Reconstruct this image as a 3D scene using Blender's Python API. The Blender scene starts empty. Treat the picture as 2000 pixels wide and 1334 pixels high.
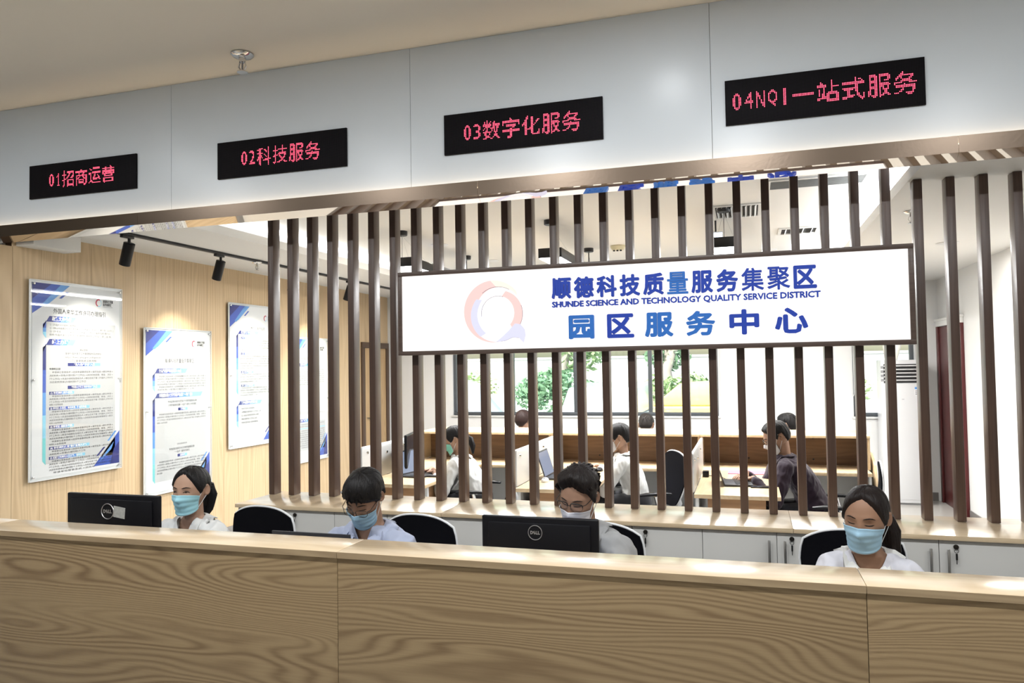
import bpy, bmesh, math, random
import numpy as np
from mathutils import Vector, Matrix, noise
from mathutils.bvhtree import BVHTree

random.seed(7)
R = math.radians
scene = bpy.context.scene
COL = scene.collection

# ------------------------------------------------------------------ camera
cam_data = bpy.data.cameras.new('camera')
cam = bpy.data.objects.new('camera', cam_data)
COL.objects.link(cam)
yaw, pitch, roll = 0.300846, 0.0337328, -0.0162565
fwd = Vector((-math.sin(yaw)*math.cos(pitch), math.cos(yaw)*math.cos(pitch), math.sin(pitch)))
rgt = Vector((math.cos(yaw), math.sin(yaw), 0))
upv = rgt.cross(fwd)
r2 = rgt*math.cos(roll) + upv*math.sin(roll)
u2 = -rgt*math.sin(roll) + upv*math.cos(roll)
cam.matrix_world = Matrix(((r2.x, u2.x, -fwd.x, 0), (r2.y, u2.y, -fwd.y, 0), (r2.z, u2.z, -fwd.z, 1.68), (0, 0, 0, 1)))
cam_data.sensor_width = 36
cam_data.lens = 36*1478.65/2000
cam_data.clip_start = 0.05
cam_data.clip_end = 200
scene.camera = cam

# ------------------------------------------------------------------ world, sun, exposure
world = bpy.data.worlds.new('world'); scene.world = world
world.use_nodes = True
wn = world.node_tree
bgn = wn.nodes['Background']
sky = wn.nodes.new('ShaderNodeTexSky'); sky.sky_type = 'NISHITA'
sky.sun_disc = False; sky.sun_elevation = R(48); sky.sun_rotation = R(200); sky.air_density = 1.5; sky.dust_density = 3.0
wn.links.new(sky.outputs[0], bgn.inputs[0]); bgn.inputs[1].default_value = .42

def light(name, kind, loc, power, color=(1, 1, 1), size=0.3, size_y=None, target=None, **kw):
    d = bpy.data.lights.new(name, kind); d.energy = power; d.color = color
    if kind == 'AREA':
        d.size = size
        if size_y: d.shape = 'RECTANGLE'; d.size_y = size_y
        elif kw.get('disk'): d.shape = 'DISK'
    elif kind == 'SPOT':
        d.spot_size = kw.get('spot', R(50)); d.spot_blend = kw.get('blend', .6); d.shadow_soft_size = size
    o = bpy.data.objects.new(name, d); COL.objects.link(o); o.location = loc
    if target is not None:
        o.rotation_euler = (Vector(target)-Vector(loc)).to_track_quat('-Z', 'Y').to_euler()
    return o

sun = light('sun', 'SUN', (0, -10, 30), 5.0, (1, .95, .86)); sun.data.angle = R(1)
sun.rotation_euler = Vector((.25, .72, -.8)).to_track_quat('-Z', 'Y').to_euler()

view = scene.view_settings
view.view_transform = 'Standard'; view.look = 'None'; view.gamma = 1.0; view.use_curve_mapping = False
view.exposure = 0.14
cy = scene.cycles
cy.max_bounces = 6; cy.diffuse_bounces = 2; cy.glossy_bounces = 3; cy.transmission_bounces = 4; cy.transparent_max_bounces = 10
cy.caustics_reflective = False; cy.caustics_refractive = False; cy.sample_clamp_indirect = 5; cy.use_adaptive_sampling = True; cy.adaptive_threshold = .05

# shared dimensions
ZL = 2.743      # left soffit underside
ZR = 2.645      # right soffit underside and back edge of the header trim
ZT = 2.90       # office ceiling tray
ZC = 3.61       # lobby ceiling
XL, XR, YB = -5.10, 2.20, 10.20

# ------------------------------------------------------------------ materials
MATS = {}
def nodes(name):
    m = bpy.data.materials.new(name); m.use_nodes = True
    nt = m.node_tree
    return m, nt, nt.nodes['Principled BSDF']

def mat(name, col, rough=.5, metal=0, spec=.5, coat=0, emit=None, estr=0, trans=0, ior=1.45, bump=0, bscale=200, sheen=0, var=0):
    if name in MATS: return MATS[name]
    m, nt, b = nodes(name)
    b.inputs['Base Color'].default_value = (*col, 1); b.inputs['Roughness'].default_value = rough
    b.inputs['Metallic'].default_value = metal; b.inputs['Specular IOR Level'].default_value = spec
    b.inputs['Coat Weight'].default_value = coat; b.inputs['Coat Roughness'].default_value = .08
    b.inputs['IOR'].default_value = ior; b.inputs['Transmission Weight'].default_value = trans
    b.inputs['Sheen Weight'].default_value = sheen
    if emit: b.inputs['Emission Color'].default_value = (*emit, 1); b.inputs['Emission Strength'].default_value = estr
    if bump or var:
        tc = nt.nodes.new('ShaderNodeTexCoord'); nz = nt.nodes.new('ShaderNodeTexNoise')
        nz.inputs['Scale'].default_value = bscale; nz.inputs['Detail'].default_value = 3
        nt.links.new(tc.outputs['Object'], nz.inputs['Vector'])
        if bump:
            bp = nt.nodes.new('ShaderNodeBump'); bp.inputs['Strength'].default_value = bump; bp.inputs['Distance'].default_value = .004
            nt.links.new(nz.outputs['Fac'], bp.inputs['Height']); nt.links.new(bp.outputs['Normal'], b.inputs['Normal'])
        if var:
            mx = nt.nodes.new('ShaderNodeMix'); mx.data_type = 'RGBA'
            mx.inputs['A'].default_value = (*[c*(1-var) for c in col], 1); mx.inputs['B'].default_value = (*[min(1, c*(1+var)) for c in col], 1)
            nt.links.new(nz.outputs['Fac'], mx.inputs['Factor']); nt.links.new(mx.outputs['Result'], b.inputs['Base Color'])
    MATS[name] = m
    return m

def emis(name, col, s, sampled=True):
    m = mat(name, (0.02, .02, .02), .5, emit=col, estr=s)
    if not sampled: m.cycles.emission_sampling = 'NONE'
    return m

def wood(name, light_c, dark_c, axis='x', freq=(.9, 7), rings=26, rough=.38, coat=.0, fine=.35, contrast=.55, seed=0, bump=.08, spec=.4, sharp=1.0, lin=0):
    """veneer: contour lines of a stretched noise give the cathedral figure, a finer stretched noise the pores"""
    if name in MATS: return MATS[name]
    m, nt, b = nodes(name); N, L = nt.nodes, nt.links
    tc = N.new('ShaderNodeTexCoord'); oi = N.new('ShaderNodeObjectInfo')
    mul = N.new('ShaderNodeVectorMath'); mul.operation = 'SCALE'; mul.inputs[0].default_value = (13.1, 7.7, 5.3)
    L.new(oi.outputs['Random'], mul.inputs['Scale'])
    add = N.new('ShaderNodeVectorMath'); add.operation = 'ADD'
    L.new(tc.outputs['Object'], add.inputs[0]); L.new(mul.outputs[0], add.inputs[1])
    def stretched(lo, hi):
        mp = N.new('ShaderNodeMapping')
        s = {'x': (lo, hi, hi), 'y': (hi, lo, hi), 'z': (hi, hi, lo)}[axis]
        mp.inputs['Scale'].default_value = s; mp.inputs['Location'].default_value = (seed, seed*.7, seed*1.3)
        L.new(add.outputs[0], mp.inputs['Vector']); return mp
    n1 = N.new('ShaderNodeTexNoise'); n1.inputs['Scale'].default_value = 1; n1.inputs['Detail'].default_value = 1.5; n1.inputs['Roughness'].default_value = .35
    n1.inputs['Distortion'].default_value = .25
    L.new(stretched(*freq).outputs[0], n1.inputs['Vector'])
    k = N.new('ShaderNodeMath'); k.operation = 'MULTIPLY'; k.inputs[1].default_value = rings*6.283
    L.new(n1.outputs['Fac'], k.inputs[0])
    if lin:                                          # straight grain running along the board, bent by the noise
        sp = N.new('ShaderNodeSeparateXYZ'); L.new(add.outputs[0], sp.inputs[0])
        k2 = N.new('ShaderNodeMath'); k2.operation = 'MULTIPLY_ADD'; k2.inputs[1].default_value = lin*6.283
        L.new(sp.outputs['Y' if axis == 'z' else 'Z'], k2.inputs[0]); L.new(k.outputs[0], k2.inputs[2]); k = k2
    sn = N.new('ShaderNodeMath'); sn.operation = 'SINE'; L.new(k.outputs[0], sn.inputs[0])
    mr = N.new('ShaderNodeMapRange'); mr.inputs['From Min'].default_value = -1; mr.inputs['From Max'].default_value = 1
    L.new(sn.outputs[0], mr.inputs['Value'])
    if sharp != 1:
        pw = N.new('ShaderNodeMath'); pw.operation = 'POWER'; pw.inputs[1].default_value = sharp; L.new(mr.outputs[0], pw.inputs[0]); mr = pw
    n2 = N.new('ShaderNodeTexNoise'); n2.inputs['Scale'].default_value = 1; n2.inputs['Detail'].default_value = 4; n2.inputs['Roughness'].default_value = .7
    L.new(stretched(freq[0]*6, freq[1]*45).outputs[0], n2.inputs['Vector'])
    n3 = N.new('ShaderNodeTexNoise'); n3.inputs['Scale'].default_value = 1; n3.inputs['Detail'].default_value = 1
    L.new(stretched(freq[0]*.7, freq[1]*1.3).outputs[0], n3.inputs['Vector'])
    a = N.new('ShaderNodeMath'); a.operation = 'MULTIPLY'; L.new(mr.outputs[0], a.inputs[0]); L.new(n3.outputs['Fac'], a.inputs[1])
    s1 = N.new('ShaderNodeMath'); s1.operation = 'MULTIPLY_ADD'; L.new(a.outputs[0], s1.inputs[0]); s1.inputs[1].default_value = contrast*1.6
    f2 = N.new('ShaderNodeMath'); f2.operation = 'MULTIPLY_ADD'; L.new(n2.outputs['Fac'], f2.inputs[0]); f2.inputs[1].default_value = fine; f2.inputs[2].default_value = -fine*.3
    L.new(f2.outputs[0], s1.inputs[2]); s1.use_clamp = True
    mx = N.new('ShaderNodeMix'); mx.data_type = 'RGBA'
    mx.inputs['A'].default_value = (*light_c, 1); mx.inputs['B'].default_value = (*dark_c, 1)
    L.new(s1.outputs[0], mx.inputs['Factor']); L.new(mx.outputs['Result'], b.inputs['Base Color'])
    b.inputs['Roughness'].default_value = rough; b.inputs['Coat Weight'].default_value = coat; b.inputs['Coat Roughness'].default_value = .2
    b.inputs['Specular IOR Level'].default_value = spec
    if bump:
        bp = N.new('ShaderNodeBump'); bp.inputs['Strength'].default_value = bump; bp.inputs['Distance'].default_value = .002
        L.new(n2.outputs['Fac'], bp.inputs['Height']); L.new(bp.outputs['Normal'], b.inputs['Normal'])
    MATS[name] = m
    return m

def glass(name, tint=(1, 1, 1), gloss=.08, rough=.02):
    """thin clear sheet: mostly see-through with a mirror sheen growing at grazing angles"""
    if name in MATS: return MATS[name]
    m = bpy.data.materials.new(name); m.use_nodes = True; nt = m.node_tree; nt.nodes.clear()
    o = nt.nodes.new('ShaderNodeOutputMaterial'); t = nt.nodes.new('ShaderNodeBsdfTransparent'); g = nt.nodes.new('ShaderNodeBsdfGlossy')
    t.inputs[0].default_value = (*tint, 1); g.inputs['Roughness'].default_value = rough
    lw = nt.nodes.new('ShaderNodeLayerWeight'); lw.inputs[0].default_value = .5      # Facing is the same from both sides of the sheet
    pw_ = nt.nodes.new('ShaderNodeMath'); pw_.operation = 'POWER'; pw_.inputs[1].default_value = 4.0
    ma = nt.nodes.new('ShaderNodeMath'); ma.operation = 'MULTIPLY_ADD'; ma.inputs[1].default_value = .85; ma.inputs[2].default_value = .02
    mx = nt.nodes.new('ShaderNodeMixShader')
    nt.links.new(lw.outputs['Facing'], pw_.inputs[0]); nt.links.new(pw_.outputs[0], ma.inputs[0])
    nt.links.new(ma.outputs[0], mx.inputs[0]); nt.links.new(t.outputs[0], mx.inputs[1]); nt.links.new(g.outputs[0], mx.inputs[2])
    nt.links.new(mx.outputs[0], o.inputs[0])
    MATS[name] = m
    return m

# ------------------------------------------------------------------ mesh helpers
def wloc(o):
    l = Vector((0, 0, 0))
    while o is not None: l += o.location; o = o.parent
    return l

class MB:
    """collects geometry in scene coordinates; build() links it as ONE mesh object"""
    def __init__(s): s.v = []; s.f = []; s.mi = []; s.cur = 0
    def add(s, vs, fs):
        n = len(s.v); s.v += [tuple(p) for p in vs]; s.f += [tuple(i+n for i in f) for f in fs]; s.mi += [s.cur]*len(fs); return s
    def box(s, x0, x1, y0, y1, z0, z1):
        return s.add([(x0, y0, z0), (x1, y0, z0), (x1, y1, z0), (x0, y1, z0), (x0, y0, z1), (x1, y0, z1), (x1, y1, z1), (x0, y1, z1)],
                     [(0, 3, 2, 1), (4, 5, 6, 7), (0, 1, 5, 4), (1, 2, 6, 5), (2, 3, 7, 6), (3, 0, 4, 7)])
    def obox(s, c, ax, ay, az):
        c, ax, ay, az = map(Vector, (c, ax, ay, az))
        vs = [c+ax*i+ay*j+az*k for k in (-1, 1) for j, i in ((-1, -1), (-1, 1), (1, 1), (1, -1))]
        return s.add(vs, [(0, 3, 2, 1), (4, 5, 6, 7), (0, 1, 5, 4), (1, 2, 6, 5), (2, 3, 7, 6), (3, 0, 4, 7)])
    def loft(s, rings, cap=True, closed=False):
        n = len(rings[0]); vs = [p for r in rings for p in r]; fs = []
        m = len(rings)
        for i in range(m if closed else m-1):
            a, b = i*n, ((i+1) % m)*n
            for j in range(n): k = (j+1) % n; fs.append((a+j, a+k, b+k, b+j))
        if cap and not closed: fs += [tuple(range(n-1, -1, -1)), tuple(range((m-1)*n, m*n))]
        return s.add(vs, fs)
    def tube(s, pts, r, n=8, closed=False, flat=1.0, up=None):
        pts = [Vector(p) for p in pts]; m = len(pts); rings = []
        prev = None
        for i, p in enumerate(pts):
            t = (pts[(i+1) % m]-pts[i-1]) if closed else (pts[min(i+1, m-1)]-pts[max(i-1, 0)])
            t.normalize()
            if prev is None:
                ref = Vector(up) if up else (Vector((0, 0, 1)) if abs(t.z) < .9 else Vector((1, 0, 0)))
                prev = (ref - t*ref.dot(t)).normalized()
            else:
                prev = (prev - t*prev.dot(t)).normalized()
            q = t.cross(prev); rr = r[i] if isinstance(r, (list, tuple)) else r
            rings.append([p + prev*(rr*flat*math.cos(a)) + q*(rr*math.sin(a)) for a in [2*math.pi*k/n for k in range(n)]])
        return s.loft(rings, closed=closed)
    def lathe(s, prof, c=(0, 0, 0), n=20, axis='z'):
        c = Vector(c); rings = []
        for r, h in prof:
            ring = []
            for k in range(n):
                a = 2*math.pi*k/n; x, y = r*math.cos(a), r*math.sin(a)
                ring.append(c + Vector({'z': (x, y, h), 'y': (x, h, -y), 'x': (h, x, y)}[axis]))
            rings.append(ring)
        return s.loft(rings)
    def prism(s, pts, o, u, v, w0, w1, n):
        """2-D outline (counter-clockwise seen from n) in the frame o,u,v pushed from w0 to w1 along n"""
        o, u, v, n = map(Vector, (o, u, v, n)); k = len(pts)
        a = [o+u*x+v*y+n*w0 for x, y in pts]; b = [o+u*x+v*y+n*w1 for x, y in pts]
        return s.add(a+b, [tuple(range(k-1, -1, -1)), tuple(range(k, 2*k))]+[(i, (i+1) % k, k+(i+1) % k, k+i) for i in range(k)])
    def quad(s, *p): return s.add(p, [tuple(range(len(p)))])
    def build(s, name, mats, parent=None, bev=0, smooth=None, segs=2):
        me = bpy.data.meshes.new(name)
        off = wloc(parent) if parent is not None else Vector((0, 0, 0))
        me.from_pydata([(x-off.x, y-off.y, z-off.z) for x, y, z in s.v], [], s.f)
        for m in (mats if isinstance(mats, (list, tuple)) else [mats]): me.materials.append(m)
        if any(s.mi): me.polygons.foreach_set('material_index', s.mi)
        if bev:
            bm = bmesh.new(); bm.from_mesh(me)
            bmesh.ops.remove_doubles(bm, verts=bm.verts, dist=1e-5)
            ed = [e for e in bm.edges if len(e.link_faces) == 2 and e.calc_face_angle(0) > .5]
            bmesh.ops.bevel(bm, geom=ed, offset=bev, segments=segs, profile=.5, affect='EDGES', clamp_overlap=True)
            bm.to_mesh(me); bm.free()
        if smooth is not None or bev:
            me.shade_smooth(); me.set_sharp_from_angle(angle=R(smooth if smooth is not None else 40))
        me.validate(); me.update()
        o = bpy.data.objects.new(name, me); COL.objects.link(o); o.parent = parent
        return o

def tag(o, label=None, cat=None, group=None, kind=None):
    for k, v in (('label', label), ('category', cat), ('group', group), ('kind', kind)):
        if v: o[k] = v
    return o
def thing(name, label, cat, loc=(0, 0, 0), group=None):
    o = bpy.data.objects.new(name, None); COL.objects.link(o); o.location = loc; o.empty_display_size = .1
    return tag(o, label, cat, group)
def dup(root, loc=None, rotz=None, label=None, group=None):
    def rec(o, parent):
        c = o.copy(); COL.objects.link(c); c.parent = parent
        for ch in list(o.children): rec(ch, c)
        return c
    r = rec(root, None)
    if loc is not None: r.location = loc
    if rotz is not None: r.rotation_euler = (0, 0, rotz)
    return tag(r, label, None, group)
def struct(o): o['kind'] = 'structure'; return o
def share(name, src, loc, parent):
    o = bpy.data.objects.new(name, src.data); COL.objects.link(o); o.parent = parent; o.location = loc; return o

_tx = {}
def text_geo(body, bold=0, extr=0, align='LEFT', res=2, spacing=1.0):
    key = (body, bold, extr, align, res, spacing)
    if key not in _tx:
        c = bpy.data.curves.new('txt', 'FONT'); c.body = body; c.resolution_u = res; c.offset = bold; c.extrude = extr; c.align_x = align
        c.space_character = spacing
        o = bpy.data.objects.new('txt', c); COL.objects.link(o)
        dg = bpy.context.evaluated_depsgraph_get()
        me = bpy.data.meshes.new_from_object(o.evaluated_get(dg))
        v = np.zeros(len(me.vertices)*3); me.vertices.foreach_get('co', v)
        _tx[key] = (v.reshape(-1, 3), [tuple(p.vertices) for p in me.polygons])
        bpy.data.objects.remove(o); bpy.data.curves.remove(c); bpy.data.meshes.remove(me)
    return _tx[key]
def bold_geo(ch, w, extr):
    """heavier strokes: the glyph fused with copies of itself shifted a little each way"""
    V, F = text_geo(ch, 0, extr); Vs, Fs, n = [], [], 0
    for k, (dx, dy) in enumerate(((0, 0), (w, 0), (-w, 0), (0, w), (0, -w), (w*.7, w*.7), (-w*.7, w*.7), (w*.7, -w*.7), (-w*.7, -w*.7))):
        Vs.append(V*np.array([1, 1, 1-.006*k])+np.array([dx, dy, 0])); Fs += [tuple(i+n for i in f) for f in F]; n += len(V)
    return np.vstack(Vs), Fs
def put_text(mb, geo, o, u, v, n, size=None, box=None):
    """box=(x0,x1,y0,y1) fits the glyphs into that rectangle; size scales about the text origin"""
    V, F = geo
    if not len(V): return
    P = V.copy()
    if box:
        mn, mxx = P.min(0), P.max(0)
        sx = (box[1]-box[0])/max(1e-6, mxx[0]-mn[0]); sy = (box[3]-box[2])/max(1e-6, mxx[1]-mn[1])
        P[:, 0] = box[0]+(P[:, 0]-mn[0])*sx; P[:, 1] = box[2]+(P[:, 1]-mn[1])*sy
    else: P[:, :2] *= size
    o, u, v, n = map(np.array, (o, u, v, n))
    W = o + P[:, :1]*u + P[:, 1:2]*v + P[:, 2:3]*n
    mb.add(W.tolist(), F)
# ------------------------------------------------------------------ palette
WHITE = mat('wall_paint', (.80, .80, .79), .6, bump=.03, bscale=350)
CEILW = mat('ceiling_paint', (.82, .81, .78), .7)
LOBBYC = mat('lobby_ceiling_paint', (.84, .78, .67), .7)
PANELW = mat('fascia_panel', (.76, .82, .88), .28, spec=.55, var=.02, bscale=3)
TILE = mat('floor_tile', (.62, .60, .56), .18, spec=.5, var=.06, bscale=2)
OAK_C = wood('counter_veneer', (.315, .225, .122), (.150, .092, .046), 'x', (.75, 5.0), 30, .45, fine=.6, contrast=.62, seed=3.1, spec=.3, sharp=1.4, lin=48)
OAK_T = wood('worktop_veneer', (.72, .57, .38), (.56, .40, .24), 'x', (.8, 8), 9, .3, coat=1.0, fine=.3, contrast=.4, seed=8, bump=0)
OAK_W = wood('wall_veneer', (.66, .50, .31), (.47, .325, .185), 'z', (.5, 5), 9, .45, fine=.35, contrast=.5, lin=22, seed=1.7)
OAK_D = wood('desk_veneer', (.70, .54, .34), (.55, .39, .22), 'y', (.9, 8), 8, .3, fine=.3, contrast=.4, seed=5)
SLATM = wood('slat_walnut', (.098, .057, .042), (.046, .026, .019), 'z', (1.2, 40), 6, .34, fine=.5, contrast=.4, seed=2, spec=.55)
WALNUT = wood('hutch_walnut', (.20, .115, .06), (.11, .06, .032), 'x', (1., 12), 8, .45, fine=.4, contrast=.5, seed=4)
BRONZE = mat('brushed_bronze', (.17, .13, .10), .30, metal=1.0, bump=.05, bscale=60)
MIRROR = mat('polished_bronze', (.93, .86, .78), .02, metal=1.0)
CABW = mat('cabinet_laminate', (.62, .61, .585), .4)
BLACK = mat('black_plastic', (.006, .006, .008), .35, spec=.3)
BLACKM = mat('black_powdercoat', (.02, .02, .022), .45)
CHROME = mat('chrome', (.75, .75, .75), .15, metal=1)
STEEL = mat('satin_steel', (.55, .55, .54), .32, metal=1)
WHITEP = mat('white_plastic', (.78, .78, .77), .35)
DARKG = mat('window_aluminium', (.09, .10, .11), .4)

# ------------------------------------------------------------------ floor, lobby shell
struct(MB().box(-9, 6, -6, 10.4, -.1, 0).build('floor', TILE))
struct(MB().box(-9, 6, -6, 4.3, ZC, ZC+.12).build('ceiling', LOBBYC))
struct(MB().box(-9.1, -9, -6, 4.1, 0, ZC).build('wall_lobby_left', WHITE))
struct(MB().box(6, 6.1, -6, 4.1, 0, ZC).build('wall_lobby_right', WHITE))
struct(MB().box(-9, 6, -6.1, -6, 0, ZC).build('wall_lobby_rear', WHITE))
struct(MB().box(XR, 6, 4.1, 4.2, 0, ZC).build('wall_lobby_end', WHITE))
struct(MB().box(-9, XL-.1, 3.9, 4.0, 0, 2.6).build('wall_lobby_corner', WHITE))

struct(MB().box(-9, XL-.1, 4.17, 4.27, 0, ZC).build('wall_lobby_return', WHITE))
# ------------------------------------------------------------------ header fascia: panels, bronze trim, mirror lip
fas = bpy.data.objects.new('wall_front', None); COL.objects.link(fas); fas.location = (-1.9, 4.14, 2.7); struct(fas)
MB().box(-5.6, 4.0, 4.145, 4.165, 2.70, ZC).build('backing', mat('joint_grey', (.25, .26, .27), .6), fas)  # grey backing that shows through the panel joints
seam = [-5.6, -3.645, -1.896, -.148, 1.60, 4.0]
for a, b in zip(seam[:-1], seam[1:]):
    MB().box(a+.0012, b-.0012, 4.125, 4.15, 2.735, ZC-.001).build('panel', PANELW, fas)
trm = bpy.data.objects.new('trim_1', None); COL.objects.link(trm); trm.location = (-1.9, 4.1, 2.68); struct(trm)
joints = [-5.6, -3.9, -1.466, 1.0, 4.0]
for a, b in zip(joints[:-1], joints[1:]):
    prof = [(4.099, 2.679), (4.105, 2.679), (4.105, 2.761), (4.099, 2.761)]
    m = MB(); m.add([(x, y, z) for x in (a+.0008, b-.0008) for y, z in prof], [(0, 1, 2, 3), (4, 7, 6, 5), (0, 4, 5, 1), (1, 5, 6, 2), (2, 6, 7, 3), (3, 7, 4, 0)])
    m.build('trim_face', BRONZE, trm)
    m = MB(); prof = [(4.099, 2.679), (4.157, ZR), (4.157, ZR+.012), (4.105, 2.690)]
    m.add([(x, y, z) for x in (a+.0005, b-.0005) for y, z in prof], [(0, 1, 2, 3), (4, 7, 6, 5), (0, 4, 5, 1), (1, 5, 6, 2), (2, 6, 7, 3), (3, 7, 4, 0)])
    m.build('mirror_lip', MIRROR, trm)
MB().box(-5.6, 4.0, 4.1055, 4.1245, 2.715, 2.72).build('channel', STEEL, trm)
MB().box(-5.6, 4.0, 4.108, 4.120, 2.7205, 2.728).build('light_strip', emis('warm_strip', (1, .74, .48), 22), trm)

# ------------------------------------------------------------------ office ceiling: tray, soffits with cove lips, bulkhead
struct(MB().box(XL-.1, XR+.1, 4.167, YB+.1, ZT, ZT+.1).build('ceiling_tray', CEILW))
so = MB().box(XL, -3.86, 4.17, YB, ZL, ZL+.065).build('ceiling_soffit_left', CEILW); struct(so)
so = MB().box(.85, XR, 4.158, YB, ZR, ZR+.065).build('ceiling_soffit_right', CEILW); struct(so)
struct(MB().box(XL, -4.93, 4.2, 4.61, 2.625, ZL).build('ceiling_bulkhead', CEILW, bev=.003))
for i, (x0, x1, y0, y1, z) in enumerate([(-3.98, -3.94, 4.3, 9.8, ZL+.066), (.93, .97, 4.3, 9.8, ZR+.066)]):
    light('cove_strip', 'AREA', ((x0+x1)/2, (y0+y1)/2, z+.01), 55 if i == 0 else 70, (.97, .99, 1) if i == 0 else (.92, .96, 1), .03, 5.5,
          target=((x0+x1)/2, (y0+y1)/2, z+.2))

# ------------------------------------------------------------------ left wall: veneer planks
wl = bpy.data.objects.new('wall_left', None); COL.objects.link(wl); wl.location = (XL, 7, 0); struct(wl)
MB().box(XL-.1, XL-.012, 4.0, 10.3, 0, 2.62).build('backing', mat('plank_joint', (.16, .10, .06), .7), wl)
MB().box(XL-.1, XL-.012, 4.2, 10.3, 2.62, ZT).build('backing', mat('plank_joint', (.16, .10, .06), .7), wl)
PW = .232; y = 4.176; k = 0
plank = None
while y < 10.2:
    w = min(PW, 10.2-y)
    if plank is None or w < PW-1e-4:
        o = MB().box(XL-.013, XL, y+.0009, y+w-.0009, .0, ZT).build('plank', OAK_W, wl)
        o.data.transform(Matrix.Translation((0, 7-y, 0))); o.location = (0, y-7, 0); plank = plank or o
    else: o = share('plank', plank, (0, y-7, 0), wl)
    y += w
MB().box(XL-.013, XL, 4.0, 4.174, 0, 2.62).build('plank', OAK_W, wl)
# service door in the left wall
d1 = bpy.data.objects.new('door_1', None); COL.objects.link(d1); d1.location = (XL, 9.77, 0); struct(d1)
DARKW = mat('door_frame_brown', (.09, .055, .035), .5)
for a, b, z0, z1 in ((9.37, 9.45, 0, 1.98), (10.10, 10.18, 0, 1.98), (9.37, 10.18, 1.98, 2.06)):
    MB().box(XL+.001, XL+.03, a, b, z0, z1).build('door_frame', DARKW, d1, bev=.004)
MB().box(XL+.001, XL+.014, 9.455, 10.095, .005, 1.975).build('door_leaf', wood('door_oak', (.55, .38, .2), (.38, .24, .12), 'z', (.7, 9), 12, .4, seed=9), d1)
MB().tube([(XL+.014, 9.52, 1.0), (XL+.055, 9.52, 1.0), (XL+.055, 9.63, 1.0)], .009, 8).build('door_handle', STEEL, d1, smooth=40)

# ------------------------------------------------------------------ back wall with two windows
wb = MB()
ZS, ZH = 1.0, 2.25
W1, W2 = (-4.07, -.37), (1.24, 1.93)
wb.box(XL, W1[0], YB, YB+.2, 0, ZT); wb.box(W1[1], W2[0], YB, YB+.2, 0, ZT); wb.box(W2[1], XR+.1, YB, YB+.2, 0, ZT)
for a, b in (W1, W2): wb.box(a, b, YB, YB+.2, 0, ZS); wb.box(a, b, YB, YB+.2, ZH, ZT)
struct(wb.build('wall_back', WHITE))
PANE = glass('window_glass', (.97, 1, .99))
def window(name, x0, x1, mull):
    w = bpy.data.objects.new(name, None); COL.objects.link(w); w.location = ((x0+x1)/2, YB+.06, ZS); struct(w)
    f = .045
    for a, b, z0, z1 in ((x0, x1, ZS, ZS+f), (x0, x1, ZH-f, ZH), (x0, x0+f, ZS+f, ZH-f), (x1-f, x1, ZS+f, ZH-f)):
        MB().box(a, b, YB+.03, YB+.09, z0, z1).build('window_frame', DARKG, w, bev=.003)
    xs = [x0+f]
    for mx, mw in mull:
        MB().box(mx-mw/2, mx+mw/2, YB+.03, YB+.09, ZS+f, ZH-f).build('mullion', DARKG, w, bev=.003); xs += [mx-mw/2, mx+mw/2]
    xs.append(x1-f)
    for a, b in zip(xs[::2], xs[1::2]):
        MB().box(a, b, YB+.058, YB+.064, ZS+f, ZH-f).build('pane', PANE, w)
    MB().box(x0-.02, x1+.02, YB-.03, YB+.03, ZS-.025, ZS).build('window_sill', mat('sill_stone', (.72, .72, .70), .3), w, bev=.003)
    return w
window('window_1', *W1, [(-2.24, .11), (-1.25, .05), (-3.17, .03)])
window('window_2', *W2, [])

# ------------------------------------------------------------------ right wall, red door, baseboards
struct(MB().box(XR, XR+.12, 4.2, YB+.2, 0, ZT).build('wall_right', WHITE))
d2 = bpy.data.objects.new('door_2', None); COL.objects.link(d2); d2.location = (XR, 9.6, 0); struct(d2)
RED = mat('door_red_lacquer', (.085, .012, .012), .35)
MB().box(XR-.02, XR, 9.15, 10.08, .005, 2.07).build('door_leaf', RED, d2, bev=.003)
MB().box(XR-.045, XR, 9.08, 10.15, 2.075, 2.15).build('door_head', mat('door_trim_white', (.8, .79, .76), .4), d2, bev=.006)
MB().box(XR-.055, XR, 9.06, 10.17, 2.135, 2.165).build('door_cornice', mat('door_trim_white', (.8, .79, .76), .4), d2, bev=.006)
for a in (9.08, 10.085): MB().box(XR-.04, XR, a, a+.065, 0, 2.075).build('door_jamb', RED, d2, bev=.004)
MB().lathe([(0, 0), (.012, 0), (.012, .04), (.025, .045), (.025, .07), (0, .075)], (XR-.02, 9.22, 1.0), 12, 'x').build('door_handle', STEEL, d2, smooth=40)
BB = mat('baseboard_stone', (.22, .21, .20), .3)
struct(MB().box(XR-.012, XR, 4.6, 9.06, 0, .1).build('baseboard_right', BB, bev=.002))
struct(MB().box(XL+.1, XR-.06, YB-.012, YB, 0, .1).build('baseboard_back', BB, bev=.002))
struct(MB().box(XL, XL+.012, 4.0, 9.36, 0, .1).build('baseboard_left', BB, bev=.002))

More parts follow.
